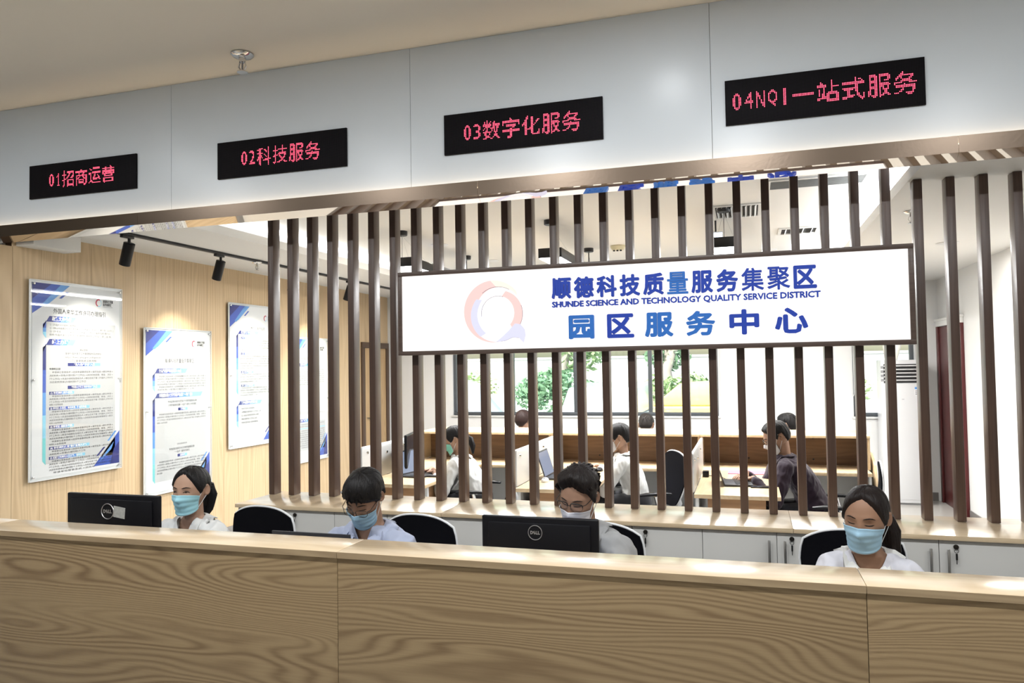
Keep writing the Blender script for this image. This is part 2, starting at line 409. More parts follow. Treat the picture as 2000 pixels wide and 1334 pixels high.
# roller blinds rolled up above the windows, their bead cords hanging down
def blind(x0, x1, cordx, label):
    b = thing('roller_blind', label, 'blind', ((x0+x1)/2, YB-.05, ZH), 'roller blinds over the office windows')
    MB().lathe([(.0, x0), (.03, x0), (.03, x1), (.0, x1)], (0, YB-.05, ZH+.08), 14, 'x').build('roll', mat('blind_fabric', (.75, .76, .74), .8), b, smooth=40)
    MB().box(x0, x1, YB-.06, YB-.045, ZH-.06, ZH+.07).build('fabric', mat('blind_fabric', (.75, .76, .74), .8), b)
    for dx in (-.012, .012):
        MB().tube([(cordx+dx, YB-.04, ZH+.08), (cordx+dx, YB-.035, 1.6), (cordx+dx*.9, YB-.035, 1.28), (cordx, YB-.035, 1.25)], .004, 6).build('bead_cord', WHITEP, b, smooth=60)
    return b
blind(-4.1, -.36, -.35, 'white roller blind with bead cord over the wide triple office window')
blind(1.22, 1.95, 1.235, 'white roller blind with bead cord over the small window behind the air conditioner')
# ------------------------------------------------------------------ slat screen on the back cabinet
P0, PITCH, SW, SD = -3.135, .1539, .043, .08
scr = thing('slat_screen', 'dark walnut vertical slat screen rising from the low back cabinet to the ceiling', 'screen', (-.5, 4.5, .84))
first = {}
for i in range(35):
    x = P0+i*PITCH
    top = ZT-.001 if x+SW < .85 else ZR-.001
    if x+SW > XR-.01: break
    if top not in first:
        o = MB().box(x, x+SW, 4.46, 4.46+SD, .8405, top).build('slat', SLATM, scr, bev=.0025)
        o.data.transform(Matrix.Translation((-x-.5, 0, 0))); o.location = (x+.5, 0, 0); first[top] = o
    else: share('slat', first[top], (x+.5, 0, 0), scr)

# ------------------------------------------------------------------ low back cabinets and their long worktop
wt = thing('cabinet_worktop', 'long honey oak worktop on the low white cabinets, carrying the slat screen', 'worktop', (-.5, 4.35, .817))
for a, b in ((P0, -1.72), (-1.72, .2), (.2, XR)):
    MB().box(a+.0006, b-.0006, 4.10, 4.60, .817, .84).build('slab', OAK_T, wt, bev=.0015)
KEY = mat('key_black', (.01, .01, .01), .4)
bounds = [P0+.01, -2.432, -1.72, -.985, -.249, .49, 1.227, XR-.01]
descr = ['leftmost low white cabinet unit, under the first dark slats behind the ponytailed woman',
         'low white cabinet unit behind the man in the light blue shirt',
         'low white cabinet unit behind the empty-sided black monitor, left of the grey polo man',
         'low white cabinet unit behind the man in the grey polo, key in its right door',
         'low white cabinet unit with twin bar handles left of the white blouse woman',
         'low white cabinet unit with a hanging key at the right of the white blouse woman',
         'rightmost low white cabinet unit against the right wall']
for i, (a, b) in enumerate(zip(bounds[:-1], bounds[1:])):
    c = thing('low_cabinet', descr[i], 'cabinet', ((a+b)/2, 4.35, 0), 'low white cabinets under the slat screen')
    MB().box(a, b, 4.135, 4.59, .08, .8165).build('body', CABW, c)
    MB().box(a, b, 4.16, 4.57, 0, .08).build('plinth', mat('plinth_grey', (.2, .2, .2), .5), c)
    mid = (a+b)/2
    for s, (u, v) in ((-1, (a, mid)), (1, (mid, b))):
        dr = MB().box(u+.0015, v-.0015, 4.12, 4.135, .085, .8135).build('door', CABW, c, bev=.001)
        hx = mid+s*.038
        if i >= 3 or s > 0:
            h = MB(); h.box(hx-.006, hx+.006, 4.098, 4.106, .595, .775)
            h.box(hx-.004, hx+.004, 4.106, 4.12, .61, .62); h.box(hx-.004, hx+.004, 4.106, 4.12, .75, .76)
            h.build('handle', STEEL, dr, bev=.0015)
    if i in (3, 4, 5) or i < 2:
        kx = mid+.072
        kz = .785
        MB().lathe([(0, 0), (.011, 0), (.012, -.008), (0, -.009)], (kx, 4.12, kz), 14, 'y').build('lock', mat('lock_bronze', (.05, .045, .04), .35, metal=.8), c, smooth=40)
        k = MB(); k.tube([(kx+.009*math.sin(t), 4.108, kz-.018+.009*math.cos(t)) for t in [2*math.pi*q/14 for q in range(14)]], .0012, 6, closed=True)
        k.box(kx-.004, kx+.004, 4.104, 4.109, kz-.06, kz-.03); k.box(kx-.0015, kx+.0015, 4.105, 4.108, kz-.08, kz-.06)
        k.build('key', KEY, c)

# ------------------------------------------------------------------ reception counter in four sections
YF, YK, ZK = 2.232, 2.42, 1.08
cs = [-4.509, -2.909, -1.310, .289, 1.888]
cl = ['leftmost oak veneer reception counter section, mostly out of the picture',
      'oak veneer reception counter section in front of the ponytailed woman and her monitor',
      'middle oak veneer reception counter section in front of the two men in glasses',
      'rightmost oak veneer reception counter section in front of the white blouse woman']
EDGE = wood('counter_edge', (.42, .31, .185), (.24, .16, .09), 'x', (1., 10), 8, .35, fine=.4, contrast=.4, seed=6)
for i, (a, b) in enumerate(zip(cs[:-1], cs[1:])):
    c = thing('reception_counter', cl[i], 'counter', ((a+b)/2, 2.4, 0), 'sections of the long reception counter')
    MB().box(a+.0008, b-.0008, YF+.004, YF+.022, .06, ZK-.022).build('front_panel', OAK_C, c, bev=.0008)
    MB().box(a+.0008, b-.0008, YF, YK, ZK-.0215, ZK).build('counter_top', [OAK_T], c, bev=.0015)
    MB().box(a+.0008, b-.0008, YF-.001, YF, ZK-.0205, ZK-.001).build('edge_band', EDGE, c)
    MB().box(a+.02, b-.02, YF+.03, 2.41, 0, .06).build('plinth', mat('plinth_grey', (.2, .2, .2), .5), c)
    MB().box(a+.0008, b-.0008, YK-.02, YK-.002, .06, ZK-.022).build('rear_panel', CABW, c)
    MB().box(a+.0008, b-.0008, YK, 2.98, .725, .75).build('work_surface', OAK_T, c, bev=.0015)
    for x in (a+.001, b-.019): MB().box(x, x+.018, YK, 2.93, .06, .725).build('side_panel', CABW, c)

# ------------------------------------------------------------------ LED displays on the fascia
LEDR = emis('led_red', (1, .02, .10), 2.6, False)
LEDC = emis('led_core', (1, .22, .28), 5, False)
LEDOFF = mat('led_off', (.018, .012, .02), .35)
CELL = .946/128
def raster(text):
    """16-dot-high bitmap of the text, Latin 8 dots and Chinese 16 dots wide"""
    dots = []; x0 = 0
    for ch in text:
        wide = ord(ch) > 255; w = 16 if wide else 8
        if ch == 'I': dots += [(x0+i, j) for i in (3, 4) for j in range(2, 14)]; x0 += w; continue
        if ch == '1': dots += [(x0+4, j) for j in range(2, 14)]+[(x0+3, 11), (x0+2, 10), (x0+3, 2), (x0+5, 2)]; x0 += w; continue
        if ch == '一': dots += [(x0+i, j) for i in range(1, 15) for j in (7, 8)]; x0 += w; continue
        V, F = text_geo(ch, res=3)
        mn, mx = V.min(0), V.max(0)
        bv = BVHTree.FromPolygons([(p[0], p[1], 0) for p in V], F)
        sx = (w-1.6) if wide else (w-2.2)
        hgt = 15 if wide else 12
        for i in range(w):
            for j in range(16):
                hit = 0
                for di in (-.22, .22):
                    for dj in (-.22, .22):
                        u = (i+.5+di-(w-sx)/2)/sx; v = (j+.5+dj-(16-hgt)/2)/hgt
                        if 0 <= u <= 1 and 0 <= v <= 1:
                            if bv.ray_cast(Vector((mn[0]+u*(mx[0]-mn[0]), mn[1]+v*(mx[1]-mn[1]), 1)), Vector((0, 0, -1)))[0] is not None: hit += 1
                if hit >= 2: dots.append((x0+i, j))
        x0 += w
    return dots, x0
for txt, x0, what in (('01招商运营', -4.870, 'leftmost'), ('02科技服务', -3.268, 'second from the left'), ('03数字化服务', -1.675, 'third from the left'), ('04NQI一站式服务', -.077, 'rightmost')):
    d = thing('led_display', f'black LED display with red characters reading {txt}, {what} on the white fascia', 'display', (x0+.473, 4.12, 2.933), 'LED counter displays on the fascia')
    MB().box(x0, x0+.946, 4.112, 4.125, 2.933, 3.171).build('housing', mat('led_board_black', (.003, .003, .004), .6, spec=.15), d, bev=.001)
    dots, w = raster(txt)
    m = MB(); g = MB(); ox = x0+(.946-w*CELL)/2; oz = 2.933+.238/2-8*CELL
    r = CELL*.36
    for i, j in dots:
        cx, cz = ox+(i+.5)*CELL, oz+(j+.5)*CELL
        m.add([(cx+r*math.cos(a), 4.1105, cz+r*math.sin(a)) for a in [k*math.pi/4 for k in range(8)]], [tuple(range(8))])
        q = r*.42
        g.add([(cx-q, 4.1102, cz-q), (cx+q, 4.1102, cz-q), (cx+q, 4.1102, cz+q), (cx-q, 4.1102, cz+q)], [(0, 1, 2, 3)])
    ld = m.build('lit_dots', LEDR, d); ld['label'] = 'lit red LED characters ' + txt; ld['kind'] = 'stuff'
    g.build('dot_cores', LEDC, ld)['kind'] = 'stuff'
    lit = set(dots); m = MB(); bx = round((ox-x0)/CELL)
    r2_ = CELL*.2
    for i in range(128):
        for j in range(32):
            if (i-bx, j-8) in lit: continue
            cx, cz = x0+(i+.5)*CELL, 2.933+(j+.5)*CELL*.995
            m.add([(cx-r2_, 4.1114, cz-r2_), (cx+r2_, 4.1114, cz-r2_), (cx+r2_, 4.1114, cz+r2_), (cx-r2_, 4.1114, cz+r2_)], [(0, 1, 2, 3)])
    u = m.build('unlit_dots', mat('led_unlit', (.02, .014, .022), .6, spec=.15), d); u['kind'] = 'stuff'

# ------------------------------------------------------------------ backlit sign
SX0, SX1, SZ0, SZ1, SY = -2.107, .840, 1.764, 2.290, 4.36
sg = thing('lightbox_sign', 'wide backlit white sign with blue Chinese lettering hung across the slat screen', 'sign', ((SX0+SX1)/2, 4.41, SZ0))
FR = wood('sign_frame_walnut', (.12, .085, .07), (.06, .04, .035), 'x', (1., 30), 5, .3, fine=.5, contrast=.3, seed=3)
t = .026
for a, b, c, d in ((SX0, SX1, SZ1-t, SZ1), (SX0, SX1, SZ0, SZ0+t), (SX0, SX0+t, SZ0+t, SZ1-t), (SX1-t, SX1, SZ0+t, SZ1-t)):
    MB().box(a, b, SY, 4.459, c, d).build('frame', FR, sg, bev=.002)
MB().box(SX0+t, SX1-t, SY+.012, SY+.022, SZ0+t, SZ1-t).build('face', emis('lightbox_acrylic', (1, .96, .925), 1.15), sg)
MB().box(SX0+.005, SX1-.005, SY+.09, SY+.098, SZ0+.005, SZ1-.005).build('back_panel', BLACKM, sg)
BLUE = mat('sign_blue', (.035, .085, .55), .4, spec=.3)
BLUE2 = mat('sign_blue_glow_tint', (.05, .22, .72), .4, spec=.3)  # lighter blue: glow of the lit face put into some letters' colour
U, V, NF = (1, 0, 0), (0, 0, 1), (0, -1, 0)
top = '顺德科技质量服务集聚区'
ch_x = -1.100; pw = 1.485/len(top)
for i, ch in enumerate(top):
    m = MB(); put_text(m, bold_geo(ch, .017 if ch in '量集聚' else .036, .1), (0, SY+.002, 0), U, V, tuple(.1*q for q in NF), box=(ch_x+i*pw, ch_x+i*pw+pw*.87, 2.078, 2.204))
    m.build('character', BLUE2 if ch == '量' else BLUE, sg)
eng = 'SHUNDE SCIENCE AND TECHNOLOGY QUALITY SERVICE DISTRICT'
m = MB(); put_text(m, bold_geo(eng, .036, .08), (0, SY+.004, 0), U, V, tuple(.1*q for q in NF), box=(-1.100, .385, 2.022, 2.064)); m.build('english_line', BLUE, sg)
for ch, (a, b) in zip('园区服务中心', ((-1.000, -.849), (-.772, -.617), (-.555, -.395), (-.325, -.165), (-.090, .068), (.148, .318))):
    m = MB(); put_text(m, bold_geo(ch, .036, .1), (0, SY+.002, 0), U, V, tuple(.1*q for q in NF), box=(a, b, 1.838, 1.978)); m.build('character', BLUE2 if ch in '园服务' else BLUE, sg)
# the ring mark: crescents between shifted circles
def crescent(mb, c0, r0, c1, r1, a0, a1, w0, w1, n=40):
    out = [(c0[0]+r0*math.cos(a), c0[1]+r0*math.sin(a)) for a in np.linspace(a0, a1, n)]
    inn = [(c1[0]+r1*math.cos(a), c1[1]+r1*math.sin(a)) for a in np.linspace(a0, a1, n)]
    for i in range(n-1):
        mb.prism([out[i], out[i+1], inn[i+1], inn[i]], (0, SY, 0), U, V, w0, w1, NF)
cx, cz, r = -1.468, 2.020, .189
PINK = mat('mark_pink', (.1, .05, .05), .4, emit=(1, .70, .66), estr=.88)
CREAM = mat('mark_cream', (.1, .08, .06), .4, emit=(1, .90, .80), estr=.93)
LAV = mat('mark_lavender', (.06, .06, .1), .4, emit=(.78, .78, 1), estr=.90)
PALE = mat('mark_pale', (.1, .1, .12), .4, emit=(.92, .94, 1), estr=.95)
EDG = mat('mark_edge', (.16, .10, .22), .5)
m = MB(); crescent(m, (cx, cz), r, (cx+.036, cz-.002), r-.040, R(95), R(300), .0, .006); m.build('mark_outer_swash', PINK, sg)
m = MB(); crescent(m, (cx, cz), r, (cx+.036, cz-.002), r-.041, R(38), R(95), .0, .006); m.build('mark_top_swash', CREAM, sg)
m = MB(); crescent(m, (cx+.045, cz-.017), .142, (cx+.030, cz-.012), .105, R(-62), R(75), .002, .009); m.build('mark_inner_ring', PINK, sg)
m = MB(); crescent(m, (cx+.020, cz-.028), .158, (cx+.030, cz-.012), .105, R(150), R(318), .004, .011); m.build('mark_lower_swash', PALE, sg)
m = MB(); crescent(m, (cx+.018, cz-.026), .160, (cx+.042, cz-.02), .142, R(140), R(232), .0115, .012); m.build('mark_lower_shade', LAV, sg)
pts = [(.02, -.186), (.075, -.180), (.125, -.160), (.165, -.165), (.192, -.195), (.205, -.15), (.2, -.115), (.175, -.085), (.14, -.078), (.10, -.120), (.06, -.155)]
m = MB(); m.prism([(cx+a, cz+b) for a, b in pts], (0, SY, 0), U, V, .005, .012, NF); m.build('mark_tail', LAV, sg)
m = MB()
for c, rr, a0, a1 in (((cx+.030, cz-.012), .104, 70, 190), ((cx+.03, cz-.002), .150, 60, 130), ((cx+.045, cz-.017), .1425, -40, 20)):
    m.tube([(c[0]+rr*math.cos(a), SY-.009, c[1]+rr*math.sin(a)) for a in np.linspace(R(a0), R(a1), 24)], .0011, 5)
m.tube([(cx+a, SY-.008, cz+b) for a, b in pts[:5]], .0014, 5)
m.build('mark_edge_lines', EDG, sg)
# ------------------------------------------------------------------ acrylic notice boards on the left wall
PAPER = mat('poster_paper', (.84, .85, .86), .5)
GREYB = mat('poster_grey_box', (.62, .63, .63), .5)
INK = mat('poster_ink', (.03, .03, .035), .6)
INKL = mat('poster_ink_light', (.14, .14, .15), .6)
PB = [mat('poster_navy', (.03, .04, .22), .45), mat('poster_blue', (.06, .12, .52), .45), mat('poster_sky', (.14, .36, .78), .45), mat('poster_cyan', (.30, .66, .86), .45), mat('poster_teal', (.22, .68, .70), .45)]
PRED = mat('poster_red', (.55, .05, .10), .5)
PWHITE = mat('poster_white_ink', (.9, .9, .9), .5)
ACR = glass('acrylic', (.985, .99, .99))
ACRE = mat('acrylic_edge', (.78, .80, .80), .25, spec=.6)
PU, PV, PN = (0, 1, 0), (0, 0, 1), (1, 0, 0)
LINES = ['    申请单位登录系统→选择申请事项名称→填写信息→提交申请→', '决定机构→受理(办理时限5个工作日)→决定机构受理、审查、决定→',
         '7个工作日)→发送办结短信至经办人→单位在线下载《外国人工作许可', '决定机构预审(办理时限5个工作日)→决定机构发送至受理单位→提交', '材料→业务结束']
class Sheet:
    """flat print on one poster: polygons and text, each ink its own layer"""
    def __init__(s, y0, y1, z0, z1, x): s.y0, s.z1, s.w, s.h, s.x = y0, z1, y1-y0, z1-z0, x; s.L = {}
    def layer(s, m, lift): return s.L.setdefault((m.name, lift), (MB(), m))[0]
    def p(s, u, v): return (u*s.w, -v*s.h)
    def poly(s, pts, m, lift=1):
        s.layer(m, lift).prism([s.p(*q) for q in pts][::-1], (s.x, s.y0, s.z1), PU, PV, .0004*lift, .0004*lift+.0002, PN)
    def rect(s, u0, u1, v0, v1, m, lift=1): s.poly([(u0, v0), (u1, v0), (u1, v1), (u0, v1)], m, lift)
    def text(s, t, u, v, hgt, m, lift=3, bold=0, w=None, align='LEFT', res=1):
        g = text_geo(t, bold=bold, res=res, align=align)
        size = hgt*s.h
        o = (s.x+.0004*lift, s.y0+u*s.w, s.z1-v*s.h-size*.8)
        if w:
            V, F = g; sc = w*s.w/max(.01, V[:, 0].max()-min(0, V[:, 0].min())); put_text(s.layer(m, lift), (V*np.array([sc/size, 1, 1]), F), o, PU, PV, PN, size)
        else: put_text(s.layer(m, lift), g, o, PU, PV, PN, size)
    def banner(s, u0, u1, v0, v1, t, bar_to, bold=.03):
        n = 4; sk = .035
        for k in range(n):
            a, b = u0+(u1-u0)*k/n, u0+(u1-u0)*(k+1)/n
            s.poly([(a+(sk if k else sk), v0), (b+sk, v0), (b, v1), (a, v1)], PB[k], 2)
        s.text(t, u0+.06, v0+(v1-v0)*.12, (v1-v0)*.8, PWHITE, 4, bold, w=min((u1-u0)*.72, .045*len(t)))
        if bar_to:
            s.poly([(u0, v1-.006), (u0+.002, v1), (u0-.032, v1+.035), (u0-.034, v1+.02)], PB[0], 2)
            n = 5
            for k in range(n):
                a, b = v1+.012+(bar_to-v1-.012)*k/n, v1+.012+(bar_to-v1-.012)*(k+1)/n
                s.poly([(u0-.034, a), (u0, a-.012 if k == 0 else a), (u0, b+(.022 if k == n-1 else 0)), (u0-.034, b)], PB[min(4, k if bar_to-v1 > .2 else k//2+1)], 2)
    def para(s, v, n, u0=.18, u1=.915, dv=.0172, short=.55, m=INKL, hgt=.0118, start=0):
        for k in range(n):
            t = LINES[(k+start) % 4] if k < n-1 else (LINES[4] if short < .4 else LINES[(k+start) % 4][:16])
            full = k < n-1
            s.text(t, u0, v+dv*k, hgt, m, 3, 0, w=(u1-u0) if full else (u1-u0)*short)
        return v+dv*n
    def corners(s):
        s.poly([(0, 0), (.20, 0), (0, .085)], PB[0], 1); s.poly([(.20, 0), (.40, 0), (.20, .085), (0, .16), (0, .085)], PB[1], 1)
        s.poly([(.30, .0), (.40, .0), (.17, .105), (.09, .115)], PB[2], 2)
        s.poly([(.36, .035), (.39, .035), (.31, .072), (.28, .072)], PB[1], 2); s.poly([(.20, .075), (.235, .075), (.13, .118), (.095, .118)], PB[2], 3)
        s.poly([(1, .80), (1, .985), (.68, .985)], PB[1], 1); s.poly([(1, .86), (1, .985), (.88, .985), (.93, .9)], PB[0], 2); s.poly([(.93, .86), (.80, .93), (.75, .965), (.90, .90)], PB[2], 2)
        s.poly([(.94, .80), (.965, .80), (.87, .853), (.845, .853)], PB[2], 2); s.poly([(.80, .885), (.825, .885), (.735, .93), (.71, .93)], PB[0], 3)
    def logo(s, u=.70, v=.055):
        for a0, a1, m in ((60, 250, PRED), (250, 420, PB[3])):
            arc = [(u+.036+.036*math.cos(R(a)), v+.022-.022*math.sin(R(a))) for a in np.linspace(a0, a1, 14)]
            inn = [(u+.041+.027*math.cos(R(a)), v+.023-.016*math.sin(R(a))) for a in np.linspace(a1, a0, 14)]
            P = arc+inn
            for i in range(13): s.poly([arc[i], arc[i+1], inn[12-i], inn[13-i]][::-1], m, 2)
        s.text('顺德科技质量', u+.09, v+.004, .017, INK, 3, .02, w=.125); s.text('服务集聚区', u+.09, v+.022, .017, INK, 3, .02, w=.105)
        s.rect(u+.09, u+.21, v+.042, v+.0435, INKL, 2)
    def build(s, parent):
        o = MB().box(s.x-.0006, s.x, s.y0, s.y0+s.w, s.z1-s.h, s.z1).build('print_sheet', PAPER, parent)
        for (nm, lift), (mb, m) in s.L.items():
            mb.build('text_ink' if 'ink' in nm else 'printed_shape', m, o)
def board(y0, y1, z0, z1, label):
    b = thing('notice_board', label, 'poster', (XL+.03, (y0+y1)/2, z0), 'acrylic notice boards on the veneer wall')
    x = XL+.026
    MB().box(x-.006, x-.002, y0, y1, z0, z1).build('back_sheet', ACRE, b)
    sh = Sheet(y0+.022, y1-.02, z0+.022, z1-.02, x)
    f = MB().box(x+.006, x+.0095, y0, y1, z0, z1).build('front_sheet', ACR, b)
    e = .0035
    fr = MB(); fr.box(x+.0055, x+.010, y0-.001, y0+e, z0, z1); fr.box(x+.0055, x+.010, y1-e, y1+.001, z0, z1); fr.box(x+.0055, x+.010, y0, y1, z0-.001, z0+e); fr.box(x+.0055, x+.010, y0, y1, z1-e, z1+.001)
    fr.build('polished_edge', ACRE, f)
    for yy in (y0+.028, y1-.026):
        for zz in (z0+.03, (z0+z1)/2, z1-.03):
            MB().lathe([(0, -.026), (.005, -.026), (.005, .010), (.009, .0105), (.009, .017), (.006, .019), (0, .019)], (x, yy, zz), 12, 'x').build('standoff', CHROME, b, smooth=40)
    return b, sh
b, s = board(4.290, 5.153, .887, 2.393, 'largest-looking notice board, leftmost on the veneer wall, guide to foreigner work permits')
s.corners(); s.logo()
s.text('外国人来华工作许可办理指引', .22, .128, .030, INK, 3, .004, w=.60)
s.banner(.145, .44, .168, .198, '政策文件参考', .262); s.rect(.145, .945, .198, .282, GREYB)
for k, t in enumerate(('①《外国人在中国就业管理规定》', '②《佛山市顺德区科学技术局关于外国人来华工作许可》(粤外专〔2017〕)', '③《外专发〔2017〕40号《外国人来华工作许可服务指南(暂行)》', '附件:外国人来华工作许可申请材料清单及工作指引(第三版)等。')):
    s.text(t, .18, .208+.0175*k, .0125, INKL, 3, 0, w=(.32, .74, .70, .72)[k])
s.banner(.145, .44, .288, .320, '线上办理', .918); s.rect(.145, .945, .320, .935, GREYB)
for k, (t, w) in enumerate((('网站登录', .09), ('登录外国人来华工作管理服务系统网址', .42), ('https://fuwu.safea.gov.cn/lhgzweb/', .42), ('(二) 登录系统注册流程', .30))): s.text(t, .56-w/2, .338+.0195*k, .0125, INKL, 3, 0, w=w)
def bar(s, u0, u1, v0, v1, t, w):
    n = 4
    for k in range(n): s.rect(u0+(u1-u0)*k/n, u0+(u1-u0)*(k+1)/n, v0, v1, PB[k], 2)
    s.text(t, (u0+u1)/2-w/2 if w < (u1-u0)*.8 else u0+.01, v0+(v1-v0)*.1, (v1-v0)*.85, PWHITE, 4, .03, w=w)
bar(s, .38, .76, .413, .430, '“法人用户注册”入口', .24)
s.text('申请单位注册', .18, .439, .0125, INK, 3, .01, w=.12); s.para(.457, 4, start=0)
bar(s, .38, .76, .535, .552, '“外国人来华工作许可办理”入口', .30)
v = .563
for t, w, n, sh_ in (('(1) 许可通知 (境外申请)', .27, 4, .2), ('(2) 许可证 (入境后、境内申请、符合条件者)', .45, 5, .2), ('(3) 许可证 (延期及变更)', .27, 6, .25), ('(4) 许可通知(仅限“高端急需人才”)', .45, 2, .55), ('(5) 短期工作通知(90日以下、含90日)', .40, 5, .7)):
    bar(s, .18, .18+w, v, v+.0155, t, w*.9); v = s.para(v+.0195, n, short=sh_, m=INK if v > .7 else INKL, dv=.0148, hgt=.0108)+.002
s.build(b)
b, s = board(5.406, 6.275, .590, 2.083, 'lower notice board behind the ponytailed woman, headed with the service district title')
s.corners(); s.logo()
s.text('顺德科技质量服务集聚区', .28, .175, .032, INKL, 3, .004, w=.46)
s.banner(.13, .60, .238, .268, '什么是质量基础设施服务 (NQI)', .362); s.rect(.13, .945, .268, .385, GREYB); s.para(.283, 6, .16, .93, short=.75, dv=.0165)
s.banner(.13, .85, .392, .422, '市场监管总局大力开展质量基础设施 “一站式” 服务', .925); s.rect(.13, .945, .422, .94, GREYB)
for k, (t, w) in enumerate((('市场监管总局办公厅关于开展质量基础设施', .46), ('开展质量基础设施 “一站式” 服务工作的通知', .44))): s.text(t, .55-w/2, .442+.022*k, .015, INK, 3, 0, w=w)
bar(s, .48, .63, .490, .507, '工作重点', .08); s.para(.520, 4, .16, .93, short=.2)
s.text('扫码查看政策文件', .46, .715, .012, INKL, 3, 0, w=.16)
for k, (t, w) in enumerate((('市场监管总局将于大力开展质量基础设施', .40), ('“一站式” 服务的意见', .24))): s.text(t, .54-w/2, .742+.02*k, .015, INK, 3, 0, w=w)
bar(s, .47, .62, .785, .802, '主要目标', .08); s.para(.815, 5, .16, .93, short=.1, m=INK)
s.build(b)
b, s = board(6.545, 7.405, .887, 2.393, 'upper notice board cut by the first dark slat')
s.corners(); s.logo()
s.text('数字化服务指引', .42, .148, .030, INKL, 3, .004, w=.30)
s.banner(.16, .56, .180, .205, '顺德数字化服务', .62); s.rect(.16, .945, .205, .64, GREYB)
v = .225
for t, n in (('(一) 数字', 5), ('(二) 政策', 6), ('(三) 中小产业集群', 4), ('(四) 工业互联网标杆', 4)):
    bar(s, .22, .22+.06*len(t)*.42, v, v+.015, t, .05*len(t)*.42); v = s.para(v+.019, n, .20, .92, short=.5, dv=.0175)+.008
s.banner(.16, .62, .685, .712, '数字化服务专员联系方式', .855); s.rect(.16, .945, .712, .875, GREYB)
for k, w in enumerate((.30, .45, .40, .36, .38)): s.text(LINES[k % 4][4:20], .22, .735+.025*k, .013, INK, 3, 0, w=w*.9)
s.build(b)
b, s = board(7.656, 8.46, .585, 2.075, 'farthest notice board, seen in strips between the dark slats')
s.corners(); s.logo()
s.text('人才服务指引', .25, .15, .03, INKL, 3, 0, w=.25)
s.banner(.16, .50, .20, .225, '服务内容', .60); s.rect(.16, .945, .225, .62, GREYB); s.para(.25, 8, .2, .92)
s.banner(.16, .50, .66, .685, '办理材料', .9); s.rect(.16, .945, .685, .92, GREYB)
s.rect(.17, .93, .735, .742, PB[3], 2); s.para(.70, 2, .2, .92); s.para(.752, 9, .2, .92)
s.build(b)

# ------------------------------------------------------------------ track light over the boards
tr = thing('light_track', 'black lighting track running along the left soffit above the notice boards', 'light track', (-4.45, 6.8, ZL))
MB().box(-4.468, -4.432, 4.25, 9.9, ZL-.022, ZL).build('rail', BLACKM, tr, bev=.002)
for i, (y, tgt, lab) in enumerate(((4.575, 4.85, 'nearest black cylinder spotlight on the track, above the leftmost notice board'),
                                   (5.62, 5.85, 'second black cylinder spotlight on the track, left of the first slat'),
                                   (6.78, 6.95, 'third black cylinder spotlight on the track, behind the first slats'),
                                   (7.92, 8.05, 'farthest black cylinder spotlight on the track, glimpsed between slats'))):
    s = thing('track_spotlight', lab, 'spotlight', (-4.45, y, ZL-.022), 'cylinder spotlights on the track')
    MB().box(-4.466, -4.434, y-.055, y+.055, ZL-.044, ZL-.0225).build('adapter', BLACKM, s, bev=.003)
    MB().tube([(-4.45, y+.02, ZL-.044), (-4.45, y+.02, ZL-.085)], .011, 10).build('stem', BLACKM, s, smooth=40)
    ax = Vector((-.40, .14, -.9)).normalized(); c = Vector((-4.45, y+.02, ZL-.088))
    a, bq = c-ax*.012, c+ax*.165
    h = MB(); h.tube([a, a+ax*.003, bq-ax*.003, bq], [.036, .041, .041, .039], 24); h.build('lamp_head', BLACK, s, smooth=40)
    MB().tube([bq, bq+ax*.001], .030, 20).build('lens', emis('spot_lens', (1, .93, .8), 12, False), s)
    light('spot_beam', 'SPOT', bq+ax*.01, 72, (1, .94, .83), .03, target=(XL, tgt, 1.62), spot=R(72), blend=.85)
# ------------------------------------------------------------------ sprinkler heads
def sprinkler(loc, label, s=1.0):
    t = thing('sprinkler_head', label, 'sprinkler', loc, 'ceiling sprinklers')
    x, y, z = loc
    MB().lathe([(0, 0), (.034*s, 0), (.036*s, -.004*s), (.030*s, -.010*s), (.016*s, -.014*s), (0, -.014*s)], loc, 20).build('escutcheon', CHROME, t, smooth=40)
    m = MB(); m.lathe([(.0, -.012*s), (.011*s, -.012*s), (.010*s, -.028*s), (0, -.028*s)], loc, 12)
    for q in (-1, 1): m.tube([(x+q*.009*s, y, z-.026*s), (x+q*.014*s, y, z-.042*s), (x+q*.004*s, y, z-.058*s)], .0028*s, 6)
    m.lathe([(0, -.057*s), (.017*s, -.058*s), (.017*s, -.061*s), (0, -.062*s)], loc, 14)
    m.build('frame_arms', CHROME, t, smooth=40)
    MB().lathe([(0, -.028*s), (.003*s, -.03*s), (.003*s, -.054*s), (0, -.056*s)], loc, 8).build('bulb', mat('sprinkler_bulb', (.35, .33, .32), .2), t, smooth=60)
sprinkler((-2.885, 3.86, ZC), 'chrome sprinkler head on the lobby ceiling just in front of the fascia', 1.9)
sprinkler((1.035, 5.41, ZR), 'chrome sprinkler head under the right soffit beside the slats', 1.3)
sprinkler((-4.449, 6.16, ZL-.022), 'chrome sprinkler head beside the black track on the left soffit', 1.3)

